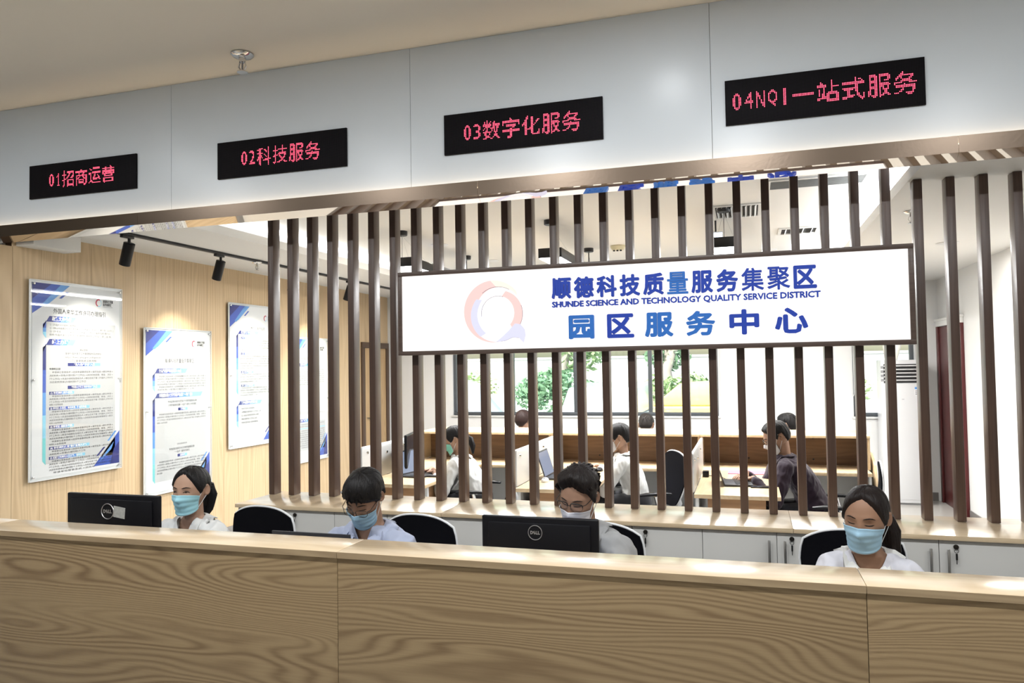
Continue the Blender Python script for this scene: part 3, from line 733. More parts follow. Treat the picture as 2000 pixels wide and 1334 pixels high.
# ------------------------------------------------------------------ office ceiling fittings
def canopy(x, y, label):
    c = thing('cable_canopy', label, 'canopy', (x, y, ZT), 'black cable canopies of the pendant lights')
    MB().lathe([(0, 0), (.05, 0), (.05, -.035), (.046, -.04), (0, -.04)], (x, y, ZT), 20).build('cup', BLACKM, c, smooth=40)
    return c
PEND = emis('pendant_diffuser', (1, .99, .97), 9, False)
for x, nm in ((-2.90, 'left'), (-1.545, 'middle'), (-.148, 'right')):
    p = thing('linear_pendant', f'black linear pendant lamp with glowing underside, {nm} of the three over the desks', 'pendant lamp', (x, 6.9, 2.57), 'linear pendants over the desks')
    hx = .10
    MB().box(x-hx, x+hx, 6.08, 7.74, 2.585, 2.665).build('housing', BLACKM, p, bev=.003)
    MB().box(x-hx+.008, x+hx-.008, 6.09, 7.73, 2.578, 2.5849).build('diffuser', PEND, p)
    for y in (6.1, 7.72):
        cn = MB(); cn.lathe([(0, 0), (.05, 0), (.05, -.035), (.046, -.04), (0, -.04)], (x, y, ZT), 20); cn.build('canopy', BLACKM, p, smooth=40)
        MB().tube([(x, y, ZT-.04), (x, y, 2.664)], .0022 if y < 7 else .006, 6).build('cable', BLACKM, p)
    light('pendant_glow', 'AREA', (x, 6.91, 2.57), 68, (.98, .99, 1), .18, 1.62, target=(x, 6.91, 0))
    for y0, sgn in ((6.1, 1), (7.72, -1)):
        for q in (-1, 1): MB().tube([(x, y0, ZT-.04), (x+q*.085, y0+sgn*.35, 2.664)], .0011, 5).build('suspension_wire', STEEL, p)
GR = mat('grille_white', (.78, .78, .76), .45); DK = mat('duct_dark', (.03, .03, .03), .8)
def grille(x0, x1, y0, y1, n, label, across=True, tilt=.5):
    g = thing('ceiling_grille', label, 'air grille', ((x0+x1)/2, (y0+y1)/2, ZT), 'air grilles in the office ceiling')
    f = .03
    for a in ((x0-f, x1+f, y0-f, y0), (x0-f, x1+f, y1, y1+f), (x0-f, x0, y0, y1), (x1, x1+f, y0, y1)): MB().box(*a, ZT-.012, ZT).build('frame', GR, g, bev=.002)
    MB().box(x0, x1, y0, y1, ZT-.002, ZT-.0005).build('duct', DK, g)
    for k in range(n):
        if across:
            y = y0+(y1-y0)*(k+.5)/n; MB().obox(((x0+x1)/2, y, ZT-.011), ((x1-x0)/2, 0, 0), (0, .009*math.cos(tilt), .009*math.sin(tilt)), (0, 0, .001)).build('blade', GR, g)
        else:
            x = x0+(x1-x0)*(k+.5)/n; MB().obox((x, (y0+y1)/2, ZT-.011), (.012*math.cos(tilt), 0, .012*math.sin(tilt)), (0, (y1-y0)/2, 0), (.001, 0, 0)).build('blade', GR, g)
grille(.18, .77, 5.33, 5.56, 8, 'long white slot grille in the office ceiling, nearest to the header')
grille(-.21, .11, 6.05, 6.50, 9, 'square white louvred air grille above the right pendant lamp', False, .9)
grille(.33, .63, 7.28, 7.56, 4, 'small flush white air grille, farthest back on the right', False, .9)
sd = thing('smoke_detector', 'cream smoke detector on the office ceiling between pendants', 'detector', (-1.231, 7.67, ZT))
MB().lathe([(0, 0), (.075, 0), (.075, -.02), (.06, -.045), (.035, -.05), (0, -.05)], (-1.231, 7.67, ZT), 24).build('body', mat('detector_cream', (.75, .70, .50), .5), sd, smooth=40)
for k in range(3): MB().lathe([(0, -.05), (.011, -.05), (.011, -.062), (0, -.062)], (-1.265+.034*k, 7.63, ZT), 8).build('sensor_foot', BLACKM, sd)
for x, y, l in ((-2.875, 6.9, 'flush round ceiling downlight between the first slats above the sign'), (-2.763, 8.17, 'small round ceiling downlight just above the left part of the sign'), (.25, 8.6, 'round ceiling downlight farthest back near the soffit'), (1.6, 7.0, 'added round downlight in the right soffit, unseen behind the last slats')):  # the soffit one is an added, unseen lamp that whitens the right side
    ZQ = ZR if x > .85 else ZT
    d = thing('ceiling_downlight', l, 'downlight', (x, y, ZQ), 'round downlights in the office ceiling')
    MB().lathe([(.062, 0), (.085, 0), (.085, -.005), (.062, -.008)], (x, y, ZQ), 24).build('ring', WHITEP, d, smooth=40)
    MB().lathe([(0, -.001), (.062, -.001), (.062, -.003), (0, -.003)], (x, y, ZQ), 20).build('lens', emis('downlight_lens', (1, .98, .95), 6, False), d)
    light('downlight_glow', 'AREA', (x, y, ZQ-.02), 30 if x < .85 else 45, (1, .97, .92), .12, target=(x, y, 0), disk=True)
b = thing('exit_lamp', 'small white twin-head emergency lamp under the office ceiling', 'lamp', (-.25, 6.65, ZT))
MB().box(-.29, -.17, 6.62, 6.68, ZT-.16, ZT-.10).build('body', WHITEP, b, bev=.006)
MB().tube([(-.23, 6.65, ZT), (-.23, 6.65, ZT-.1)], .008, 8).build('stem', BLACKM, b)
MB().box(-.285, -.175, 6.612, 6.62, ZT-.15, ZT-.11).build('lens', emis('exit_lens', (.75, .85, 1), 2, False), b)

# ------------------------------------------------------------------ lobby downlights (seen only as reflections in the fascia and trim)
k = 0
for x, y in ((-4.9, 2.5), (-.44, 3.05), (-5.2, 1.5), (-3.3, 1.5), (-1.6, 1.5), (0, 1.5), (1.6, 1.5), (3.3, 1.5), (-4, -2.0), (-1, -2.0), (2, -2.0)):
    d = thing('lobby_downlight', f'recessed round lobby downlight overhead, number {k+1} of the ceiling grid', 'downlight', (x, y, ZC), 'lobby ceiling downlights')
    d['label'] = 'recessed round downlight in the lobby ceiling, out of the picture'
    MB().lathe([(.075, 0), (.10, 0), (.10, -.006), (.075, -.009)], (x, y, ZC), 24).build('ring', WHITEP, d, smooth=40)
    MB().lathe([(0, -.001), (.075, -.001), (.075, -.004), (0, -.004)], (x, y, ZC), 20).build('lens', emis('lobby_lens', (.93, .98, 1), 10, False), d)
    light('lobby_glow', 'AREA', (x, y, ZC-.02), 5 if y > 2 else (22 if y < 0 else (40 if -2.5 < x < 1 else 28)), (.95, .98, 1), .15, target=(x, y, 0), disk=True)
    k += 1
# ------------------------------------------------------------------ task chair: black back in a white frame, arms, five-star base
MESHF = mat('chair_mesh', (.004, .004, .006), .9, spec=.1, bump=.15, bscale=500)
SEATF = mat('chair_fabric', (.005, .006, .012), .9, spec=.1, bump=.2, bscale=300)
CHW = mat('chair_frame_white', (.80, .81, .82), .3)
def back_pt(u, v, off=0.0):
    """chair back surface, u -1..1 across, v 0..1 up"""
    w = .168+.048*min(1, v*1.35)-.03*max(0, v-.9)
    arch = .038*(1-abs(u)**2.2)*v**2
    z = .50+.41*v+arch
    x = w*u
    y = .235+.055*math.sin(v*2.4)-.05*(1-u*u)*.4+.05*abs(u)**2*-.35 + .04*v
    return Vector((x, y+off, z))
def outline(n=56):
    pts = []
    for k in range(n):
        a = 2*math.pi*k/n; e = .36
        u = math.copysign(abs(math.cos(a))**e, math.cos(a)); v = .5+.5*math.copysign(abs(math.sin(a))**e, math.sin(a))
        pts.append((u, v))
    return pts
def make_chair():
    c = thing('task_chair', 'x', 'chair', (0, 0, 0))
    m = MB(); n = 14
    grid = {}
    for side, off in ((0, 0), (1, .014)):
        for i in range(n+1):
            for j in range(n+1):
                s, t = 2*i/n-1, 2*j/n-1
                u, v = s*math.sqrt(max(0, 1-.15*t*t*t*t)), t*math.sqrt(max(0, 1-.15*s*s*s*s))
                grid[side, i, j] = len(m.v); m.v.append(tuple(back_pt(u*.985, .5+.5*v*.985, off)))
    for side in (0, 1):
        for i in range(n):
            for j in range(n):
                q = (grid[side, i, j], grid[side, i+1, j], grid[side, i+1, j+1], grid[side, i, j+1])
                m.f.append(q if side == 0 else q[::-1]); m.mi.append(0)
    for i in range(n):
        for (a, b) in (((i, 0), (i+1, 0)), ((i+1, n), (i, n)), ((0, i+1), (0, i)), ((n, i), (n, i+1))):
            m.f.append((grid[0, a[0], a[1]], grid[1, a[0], a[1]], grid[1, b[0], b[1]], grid[0, b[0], b[1]])); m.mi.append(0)
    br = m.build('backrest', MESHF, c, smooth=50)
    rim = []
    for k in range(64):
        a = 2*math.pi*k/64; s, t = math.cos(a), math.sin(a); mx_ = max(abs(s), abs(t)); s, t = s/mx_, t/mx_
        u, v = s*math.sqrt(max(0, 1-.15*t*t*t*t)), t*math.sqrt(max(0, 1-.15*s*s*s*s))
        rim.append(back_pt(u, .5+.5*v, .015))
    MB().tube(rim, .0062, 8, closed=True).build('back_frame', CHW, c, smooth=60)
    MB().tube([(0, .29, .62), (0, .33, .50), (0, .28, .40), (0, .08, .385)], [.022, .028, .028, .025], 10).build('back_spine', CHW, c, smooth=60)
    st = MB(); rings = []
    for k, (s, z) in enumerate(((.9, .41), (1, .425), (1, .45), (.93, .468), (.5, .472))):
        ring = []
        for q in range(32):
            a = 2*math.pi*q/32; e = .55
            ring.append((.245*s*math.copysign(abs(math.cos(a))**e, math.cos(a)), -.02+.24*s*math.copysign(abs(math.sin(a))**e, math.sin(a)), z))
        rings.append(ring)
    st.loft(rings); st.build('seat', SEATF, c, smooth=50)
    for q in (-1, 1):
        ar = MB().tube([(q*.20, .04, .40), (q*.275, .04, .42), (q*.285, .03, .50), (q*.285, .0, .625)], [.014, .016, .016, .018], 8).build('arm_support', CHROME, c, smooth=60)
        MB().tube([(q*.285, .13, .635), (q*.285, .05, .642), (q*.285, -.08, .642), (q*.28, -.15, .635)], [.022, .03, .03, .02], 10, flat=.5).build('armrest', BLACK, c, smooth=60)
    MB().lathe([(0, .40), (.05, .40), (.05, .375), (.028, .36), (.028, .12), (0, .12)], (0, 0, 0), 16).build('gas_column', BLACK, c, smooth=40)
    for k in range(5):
        a = R(72*k+18); d = Vector((math.cos(a), math.sin(a), 0))
        lg = MB().tube([d*.03+Vector((0, 0, .125)), d*.16+Vector((0, 0, .11)), d*.29+Vector((0, 0, .075))], [.028, .023, .016], 8).build('base_leg', BLACK, c, smooth=60)
        t = Vector((-d.y, d.x, 0))
        MB().tube([d*.29+t*-.022+Vector((0, 0, .03)), d*.29+t*.022+Vector((0, 0, .03))], .03, 14).build('caster', BLACK, lg, smooth=40)
    return c
chair0 = make_chair()
used_chair = [False]
def place_chair(x, y, rz, label, group):
    if not used_chair[0]:
        used_chair[0] = True; o = chair0; o.location = (x, y, 0); o.rotation_euler = (0, 0, rz); return tag(o, label, 'chair', group)
    return dup(chair0, (x, y, 0), rz, label, group)
G1, G2 = 'task chairs behind the reception counter', 'task chairs at the office desks'
place_chair(-2.57, 3.235, R(-8), 'black-backed task chair with white frame behind the ponytailed woman in white', G1)
place_chair(-1.65, 3.21, R(-12), 'black-backed task chair with white frame behind the man in light blue', G1)
place_chair(-.725, 3.22, R(-8), 'black-backed task chair with white frame behind the man in the grey polo', G1)
place_chair(.393, 3.30, R(-4), 'black-backed task chair with white frame behind the woman in the collared white blouse', G1)
place_chair(-2.25, 6.25, R(-82), 'task chair under the woman with the green mask', G2)
place_chair(-.87, 6.42, R(-60), 'task chair under the woman with the long braid, white-rimmed back turned right', G2)
place_chair(.60, 6.12, R(-96), 'dark task chair with white rim under the man in the dark purple shirt', G2)

# ------------------------------------------------------------------ monitors on the reception work surface
SILV = mat('logo_silver', (.62, .62, .64), .3, metal=.9)
def dell_ring(mb, c, r, u, v, n, lift):
    c, u, v, n = map(Vector, (c, u, v, n))
    mb.tube([c+u*(r*math.cos(a))+v*(r*math.sin(a))+n*lift for a in [2*math.pi*k/36 for k in range(36)]], r*.055, 6, closed=True)
    for ch, x0, x1, dz in (('D', -.70, -.30, 0), ('E', -.30, .08, 0), ('L', .10, .38, 0), ('L', .40, .70, 0)):
        g = text_geo(ch, bold=.05, extr=.02)
        if ch == 'E':
            V, F = g; a = R(32); mid = (V.max(0)+V.min(0))/2; W = V-mid
            g = (np.column_stack([W[:, 0]*math.cos(a)-W[:, 1]*math.sin(a), W[:, 0]*math.sin(a)+W[:, 1]*math.cos(a), W[:, 2]]), F)
        put_text(mb, g, tuple(c+n*lift), tuple(u), tuple(v), tuple(n*.02), box=(x0*r, x1*r, -.24*r if ch != 'E' else -.27*r, .24*r if ch != 'E' else .27*r))
def monitor(label, x, y, w, h, ztop, rz, logo_z, logo_r, logo_dx=0, tilt=4, sticker=False, group='monitors on the reception desk'):
    t = thing('computer_monitor', label, 'monitor', (0, 0, 0), group)
    z0, z1 = ztop-h, ztop
    q = MB(); q.box(-w/2, w/2, -.010, .012, z0, z1); sh = q.build('shell', BLACK, t, bev=.006, segs=3)
    MB().box(-w/2+.03, w/2-.03, -.020, -.0101, z0+.03, z1-.022).build('back_cover', BLACK, sh, bev=.008)
    MB().box(-w/2+.012, w/2-.012, .0121, .0128, z0+.02, z1-.012).build('screen', mat('screen_glow', (.02, .02, .03), .2, emit=(.5, .6, .8), estr=.5), t)
    L = MB(); dell_ring(L, (logo_dx, -.0205, z1-logo_z), logo_r, (1, 0, 0), (0, 0, 1), (0, -1, 0), .0008); L.build('logo', SILV, sh)
    if sticker:
        MB().prism([(logo_dx+.030+.0, -.022), (logo_dx+.093, -.030), (logo_dx+.097, .018), (logo_dx+.034, .026)], (0, -.0205, z1-logo_z), (1, 0, 0), (0, 0, 1), 0, .0006, (0, -1, 0)).build('sticker', mat('asset_sticker', (.45, .45, .42), .6, var=.3, bscale=120), sh)
    MB().box(-.03, .03, -.045, -.0205, .77, z0+.16).build('stand_neck', BLACK, t, bev=.005)
    MB().box(-.12, .12, -.11, .07, .7505, .765).build('stand_base', BLACK, t, bev=.005)
    t.location = (x, y, 0); t.rotation_euler = (0, 0, R(rz))
    return t
monitor('black monitor seen from behind with ring logo and grey sticker, at the left', -2.690, 2.69, .505, .30, 1.148, 0, .073, .033, -.012, sticker=True)
monitor('black monitor seen from behind with bright ring logo, in front of the man in grey', -.788, 2.86, .468, .29, 1.096, 0, .057, .0275, -.012)
def laptop(label, loc, rz, w=.32, d=.22, ang=105, riser=0, group='laptops'):
    t = thing('laptop_computer', label, 'laptop', (0, 0, 0), group)
    z = riser
    if riser:
        st = MB(); st.box(-w/2+.03, w/2-.03, -.09, .09, 0, .006)
        for q in (-1, 1): st.obox((q*.11, 0, riser/2), (.012, 0, 0), (0, .02, 0), (0, 0, riser/2))
        st.box(-w/2+.03, w/2-.03, -.10, .10, riser-.006, riser-.0005); st.build('riser', STEEL, t, bev=.002)
    MB().box(-w/2, w/2, -d/2, d/2, z, z+.016).build('base', mat('laptop_dark', (.03, .032, .038), .4), t, bev=.003)
    MB().box(-w/2+.02, w/2-.02, -.02, d/2-.015, z+.0161, z+.019).build('keyboard', BLACK, t, bev=.001)
    a = R(ang); uz = Vector((0, -math.cos(math.pi-a), math.sin(a))); nn = Vector((0, -uz.z, uz.y))
    c = Vector((0, -d/2, z+.014)) + uz*(d/2)
    l = MB().obox(c, (w/2, 0, 0), uz*(d/2), nn*.004).build('lid', mat('laptop_dark', (.03, .032, .038), .4), t, bev=.002)
    MB().obox(c-nn*.0043, (w/2-.01, 0, 0), uz*(d/2-.012), nn*.0004).build('screen', mat('screen_glow', (.02, .02, .03), .2, emit=(.5, .6, .8), estr=.5), t)
    t.location = loc; t.rotation_euler = (0, 0, R(rz)); return t
laptop('black laptop whose lid edge just clears the counter before the man in light blue', (-1.70, 2.85, .7505), 0, .36, .23, 100, .035)
def keyboard(label, loc, rz):
    t = thing('computer_keyboard', label, 'keyboard', (0, 0, 0), 'keyboards on the desks')
    MB().box(-.21, .21, -.065, .065, 0, .016).build('case', BLACK, t, bev=.004)
    for r_ in range(4): MB().box(-.20, .20, -.055+.028*r_, -.031+.028*r_, .0161, .0215).build('key_row', BLACKM, t, bev=.002)
    t.location = loc; t.rotation_euler = (0, 0, R(rz)); return t
def mouse(label, loc, m):
    t = thing('computer_mouse', label, 'mouse', loc, 'computer mice')
    rings = [[(loc[0]+.03*s*math.cos(a), loc[1]+.055*s*math.sin(a), loc[2]+z) for a in [2*math.pi*k/16 for k in range(16)]] for s, z in ((.9, 0), (1, .008), (.9, .02), (.6, .030), (.2, .034))]
    MB().loft(rings).build('shell', m, t, smooth=50)
    MB().box(loc[0]-.003, loc[0]+.003, loc[1]-.04, loc[1]-.02, loc[2]+.028, loc[2]+.034).build('wheel', BLACKM, t, bev=.001)
keyboard('black keyboard behind the left reception monitor', (-2.60, 2.885, .7505), 0)
keyboard('black keyboard behind the middle reception monitor', (-.74, 2.92, .7505), 0)
MB_ = MB().box(.15, .45, 2.72, 2.93, .7505, .756)
pad = thing('paper_sheet', 'sheet of paper on the desk before the woman at the right', 'paper', (.3, 2.82, .7505)); MB_.build('sheet', PAPER, pad)

# ------------------------------------------------------------------ office workstations: L desks, walnut hutches, white dividers
DIV = mat('divider_white', (.66, .67, .67), .35)
PEDW = wood('pedestal_wood', (.42, .24, .12), (.27, .14, .07), 'x', (1, 10), 8, .4, seed=7)
who = ['the woman with the green mask', 'the woman with the long braid', 'the man in the dark purple shirt']
stx = [-3.08, -1.74, -.40]
hx = [-3.23, -1.83, -.43, .985]
for i in range(3):
    x0 = stx[i]; x1 = x0+.60
    d = thing('office_desk', f'L-shaped oak office desk used by {who[i]}', 'desk', (x0+.6, 6.5, 0), 'L-shaped office desks')
    MB().box(x0+.012, x1, 5.58, 6.885, .722, .75).build('return_top', OAK_D, d, bev=.002)
    MB().box(hx[i]+.02, hx[i+1]-.02, 6.89, 7.48, .722, .75).build('main_top', OAK_D, d, bev=.002)
    MB().box(x0+.10, x1-.10, 5.68, 6.15, .46, .7215).build('pedestal', PEDW, d, bev=.002)
    MB().box(x0+.04, x1-.02, 5.62, 6.2, .435, .459).build('pedestal_shelf', OAK_D, d, bev=.002)
    MB().box(x0+.02, x0+.04, 5.64, 6.86, 0, .7215).build('side_panel', DIV, d)
    MB().box(x1-.06, x1-.03, 5.70, 5.73, 0, .7215).build('leg', DIV, d)
    MB().box(hx[i]+.03, hx[i+1]-.03, 7.38, 7.40, .1, .7215).build('modesty_panel', DIV, d)
    for q in (hx[i]+.022, hx[i+1]-.042): MB().box(q, q+.02, 6.93, 7.45, 0, .7215).build('end_panel', DIV, d)
    dv = thing('desk_divider', f'white rounded desk divider standing left of {who[i]}', 'divider', (x0, 6.2, .75), 'white dividers on the office desks')
    r = .03; y0, y1, z0, z1 = 5.65, 6.86, .752, 1.035
    pts = [(y0, z0), (y1, z0)]+[(y1-r+r*math.cos(a), z1-r+r*math.sin(a)) for a in np.linspace(0, math.pi/2, 6)]+[(y0+r+r*math.cos(a), z1-r+r*math.sin(a)) for a in np.linspace(math.pi/2, math.pi, 6)]
    MB().prism(pts, (x0, 0, 0), (0, 1, 0), (0, 0, 1), -.009, .009, (1, 0, 0)).build('panel', DIV, dv, bev=.002)
    for k, zz in ((5.74, .98), (6.10, .95), (6.45, .98)):
        MB().lathe([(0, .009), (.013, .009), (.011, .016), (0, .017)], (x0, k, zz), 12, 'x').build('fixing_knob', CHROME, dv, smooth=40)
    h = thing('desk_hutch', f'low walnut-backed desk hutch with pale top behind {who[i]}', 'hutch', ((hx[i]+hx[i+1])/2, 7.4, .75), 'hutches along the back of the office desks')
    MB().box(hx[i]+.001, hx[i+1]-.001, 7.10, 7.70, 1.018, 1.04).build('top_board', OAK_D, h, bev=.002)
    MB().box(hx[i]+.02, hx[i+1]-.02, 7.40, 7.418, .7505, 1.0175).build('back_panel', WALNUT, h)
    for q in (hx[i]+.002, hx[i+1]-.020): MB().box(q, q+.018, 7.11, 7.69, .7505, 1.0175).build('side_panel', OAK_D, h)
    for q in (.3, .7):
        for zz in (.80, .99): MB().lathe([(0, 0), (.008, 0), (.008, -.003), (0, -.003)], (hx[i]+1.4*q, 7.40, zz), 10, 'y').build('screw_cap', BLACKM, h)
# things on the desks
def desk_monitor(label, x, y, rz, w=.50, h=.29, ztop=1.10, z0=.7505):
    t = thing('computer_monitor', label, 'monitor', (0, 0, 0), 'monitors on the office desks')
    MB().box(-w/2, w/2, -.012, .012, ztop-h, ztop).build('shell', BLACK, t, bev=.005)
    MB().box(-w/2+.012, w/2-.012, .0121, .0126, ztop-h+.02, ztop-.012).build('screen', mat('screen_dim', (.02, .022, .03), .15), t)
    MB().box(-.025, .025, -.05, -.0125, z0+.01, ztop-.1).build('stand_neck', BLACK, t, bev=.004)
    MB().box(-.11, .11, -.10, .06, z0, z0+.012).build('stand_base', BLACK, t, bev=.004)
    t.location = (x, y, 0); t.rotation_euler = (0, 0, R(rz)); return t
desk_monitor('black office monitor on a stand before the woman with the green mask', -2.92, 6.28, -76)
laptop('open laptop beside the black monitor on the leftmost office desk', (-2.735, 6.08, .7505), -100, .31, .21, 112)
j = thing('glass_jar', 'glass jar of yellow tea with a white lid on the leftmost office desk', 'jar', (-2.70, 6.47, .7505))
jx, jy = -2.70, 6.47
MB().lathe([(0, .7505), (.036, .7505), (.038, .765), (.038, .86), (.030, .875), (.030, .885), (0, .885)], (jx, jy, 0), 20).build('glass_body', glass('jar_glass', (.95, .97, .92)), j, smooth=40)
MB().lathe([(0, .754), (.034, .754), (.0345, .825), (0, .825)], (jx, jy, 0), 20).build('tea', mat('tea_yellow', (.45, .36, .06), .3), j, smooth=40)
MB().lathe([(0, .885), (.034, .885), (.034, .905), (0, .907)], (jx, jy, 0), 20).build('lid', WHITEP, j, smooth=40)
nb = thing('notebook', 'black notebook under the arm of the woman with the green mask', 'notebook', (-2.57, 6.16, .7505))
MB().box(-2.68, -2.49, 6.00, 6.26, .7505, .765).build('cover', BLACKM, nb, bev=.002); MB().box(-2.675, -2.488, 6.005, 6.255, .753, .7625).build('pages', PAPER, nb)
laptop('open laptop on the middle office desk, screen facing the braided woman', (-1.50, 6.20, .7505), -90, .32, .22, 108)
mouse('white mouse on the front of the middle office desk', (-1.585, 5.95, .7505), WHITEP)
mouse('dark mouse under the hand of the braided woman', (-1.27, 6.64, .7505), BLACK)
laptop('open dark laptop the man in purple types on', (-.10, 6.13, .7505), -84, .30, .21, 108)
ph = thing('phone', 'black phone beside the laptop of the man in purple', 'phone', (.06, 5.98, .7505)); MB().box(.0, .15, 5.945, 6.02, .7505, .760).build('body', BLACK, ph, bev=.003); MB().box(.004, .146, 5.949, 6.016, .7601, .7606).build('screen', mat('screen_dim', (.02, .022, .03), .15), ph)
ad = thing('power_adapter', 'black power adapter with a cord by the right divider', 'adapter', (-.35, 6.46, .7505)); MB().box(-.375, -.325, 6.43, 6.49, .7505, .80).build('block', BLACK, ad, bev=.005)
MB().tube([(-.33, 6.46, .76), (-.25, 6.50, .756), (-.2, 6.35, .756), (-.14, 6.22, .756)], .003, 6).build('cord', BLACK, ad, smooth=60)
pk = thing('folder', 'pink paper folder lying beside the man in purple', 'folder', (-.03, 6.77, .7505)); MB().box(-.18, .12, 6.66, 6.87, .7505, .756).build('cover', mat('folder_pink', (.62, .18, .30), .6), pk, bev=.001)
wp = thing('wooden_panel', 'pale curved wooden board leaning at the right end of the desk hutch', 'board', (1.03, 7.2, 0)); MB().prism([(6.95, 0), (7.6, 0), (7.6, .88), (7.25, .88), (7.05, .80), (6.95, .6)], (1.0, 0, 0), (0, 1, 0), (0, 0, 1), 0, .02, (1, 0, 0)).build('board', OAK_D, wp, bev=.002)

# ------------------------------------------------------------------ floor-standing air conditioner
ac = thing('air_conditioner', 'tall white floor-standing air conditioner by the back window', 'air conditioner', (1.72, 10.0, 0))
ACW = mat('ac_white', (.78, .79, .80), .3); ACX0, ACX1, ACY = 1.50, 1.96, 9.83
MB().box(ACX0, ACX1, ACY, 10.16, .02, 1.69).build('cabinet', ACW, ac, bev=.012)
MB().box(ACX0+.03, ACX1-.03, ACY-.004, ACY, .06, 1.40).build('front_panel', ACW, ac, bev=.002)
MB().box(ACX0+.03, ACX1-.03, ACY-.003, ACY+.02, 1.42, 1.64).build('outlet', mat('outlet_dark', (.015, .015, .016), .6), ac)
for k in range(5): MB().obox(((ACX0+ACX1)/2, ACY-.012, 1.45+.042*k), (.20, 0, 0), (0, .014, -.004), (0, 0, .006)).build('louver', ACW, ac, bev=.002)
for k in range(4): MB().box(ACX0-.0, ACX0+.03, ACY-.006, ACY, 1.44+.05*k, 1.47+.05*k).build('side_slot', mat('slot_grey', (.35, .35, .36), .5), ac)
lab = MB().box(1.85, 1.915, ACY-.0052, ACY-.004, 1.27, 1.375).build('energy_label', PAPER, ac)
MB().box(1.853, 1.912, ACY-.0056, ACY-.0052, 1.345, 1.372).build('label_band', PB[2], lab)
for k in range(3): MB().box(1.858, 1.885, ACY-.0056, ACY-.0052, 1.285+.018*k, 1.292+.018*k).build('label_line', INKL, lab)
MB().box(1.715, 1.74, ACY-.0055, ACY-.004, 1.225, 1.235).build('badge', SILV, ac)
MB().box(ACX0+.01, ACX1-.01, ACY+.01, 10.15, 0, .02).build('base', mat('plinth_grey', (.2, .2, .2), .5), ac)

# ------------------------------------------------------------------ outside the windows: yard, vehicles, trees
struct(MB().box(-30, 30, 10.41, 60, -.5, -.4).build('ground', mat('yard_concrete', (.55, .53, .50), .9, var=.1, bscale=1)))
TY = mat('tyre', (.02, .02, .02), .8); CARG = mat('car_glass', (.42, .46, .48), .35, spec=.3)
def car(label, x, y, col, kind, rz=0, name='parked_car'):
    t = thing(name, label, 'car', (0, 0, 0), 'vehicles parked outside the windows')
    P = mat('paint_'+kind+'_%d' % int(col[2]*100), col, .25, coat=.6)
    if kind == 'van': low = [(-2.1, .35), (2.1, .35), (2.15, .75), (1.9, 1.0), (1.35, 1.08), (-2.1, 1.08)]; up = [(-2.08, 1.08), (1.35, 1.08), (.75, 1.78), (.5, 1.84), (-2.02, 1.84)]
    elif kind == 'suv': low = [(-2.2, .35), (2.2, .35), (2.25, .7), (2.1, .95), (1.1, 1.05), (-2.2, 1.05)]; up = [(-2.15, 1.05), (1.1, 1.05), (.4, 1.62), (-1.6, 1.68), (-2.05, 1.5)]
    else: low = [(-2.2, .35), (2.2, .35), (2.25, .65), (2.05, .85), (1.1, .98), (-1.7, 1.0), (-2.2, .92)]; up = [(-1.6, 1.0), (1.05, .98), (.45, 1.42), (-.2, 1.5), (-.9, 1.46)]
    b = MB().prism(low, (0, 0, 0), (1, 0, 0), (0, 0, 1), -.86, .86, (0, -1, 0)).build('body', P, t, bev=.06, segs=3)
    m = MB(); n = len(up)
    a = [(x_, -.80+.10*(z_-.98), z_) for x_, z_ in up]; c = [(x_, .80-.10*(z_-.98), z_) for x_, z_ in up]
    m.add(a+c, [tuple(range(n)), tuple(range(2*n-1, n-1, -1))]+[(i, n+i, n+(i+1) % n, (i+1) % n) for i in range(n)])
    cb = m.build('cabin', P, t, bev=.05, segs=3)
    xs0, xs1, zt, zb = up[0][0]+.15, up[1][0]-.2, max(z for _, z in up)-.10, up[0][1]+.05
    k = 3; xa = xs0
    for q in range(k):
        x0 = xs0+(xs1-xs0)*q/k; x1 = xs0+(xs1-xs0)*(q+1)/k-.06
        def cl(x_, z_):
            for (ax_, az_), (bx_, bz_) in zip(up[1:], up[2:]+up[:1]):
                if min(ax_, bx_) <= x_ <= max(ax_, bx_) and max(az_, bz_) > zb+.02:
                    f = (x_-ax_)/(bx_-ax_) if bx_ != ax_ else 0; return min(z_, az_+(bz_-az_)*f-.08)
            return z_
        z1a, z1b = max(zb+.03, cl(x0, zt)), max(zb+.03, cl(x1, zt))
        yy = lambda z_: -.805+.10*(z_-.98)
        MB().add([(x0, yy(zb), zb), (x1, yy(zb), zb), (x1, yy(z1b), z1b), (x0, yy(z1a), z1a)], [(0, 1, 2, 3)]).build('side_window', CARG, t)
    for wx in (-1.35, 1.35):
        for wy in (-.80, .80):
            w = MB().lathe([(0, -.1), (.30, -.1), (.33, -.06), (.33, .06), (.30, .1), (0, .1)], (wx, wy, .33), 24, 'y').build('wheel', TY, t, smooth=40)
            MB().lathe([(0, -.105), (.18, -.105), (.2, -.1), (0, -.095)], (wx, wy, .33), 16, 'y').build('hub', STEEL, w)
    for q in (-.6, .6): MB().box(2.12, 2.22, q-.18, q+.18, .70, .82).build('headlight', mat('headlight', (.8, .8, .8), .1), t, bev=.02)
    MB().box(1.0, 1.12, -1.0, -.84, 1.0, 1.12).build('wing_mirror', P, t, bev=.03)
    t.location = (x, y, -.4); t.rotation_euler = (0, 0, R(rz)); return t
WC = (.82, .83, .84)
car('white minivan outside the left window panes', -6.05, 14.0, WC, 'van', 0)
car('white car parked nose towards the middle window pane', -2.95, 16.3, (.80, .82, .85), 'suv', -90)
car('yellow taxi outside the middle window panes', -1.2, 19.9, (.85, .62, .20), 'suv', 180)
car('white car outside the right end of the wide window', .95, 14.2, (.83, .84, .86), 'sedan', 180)
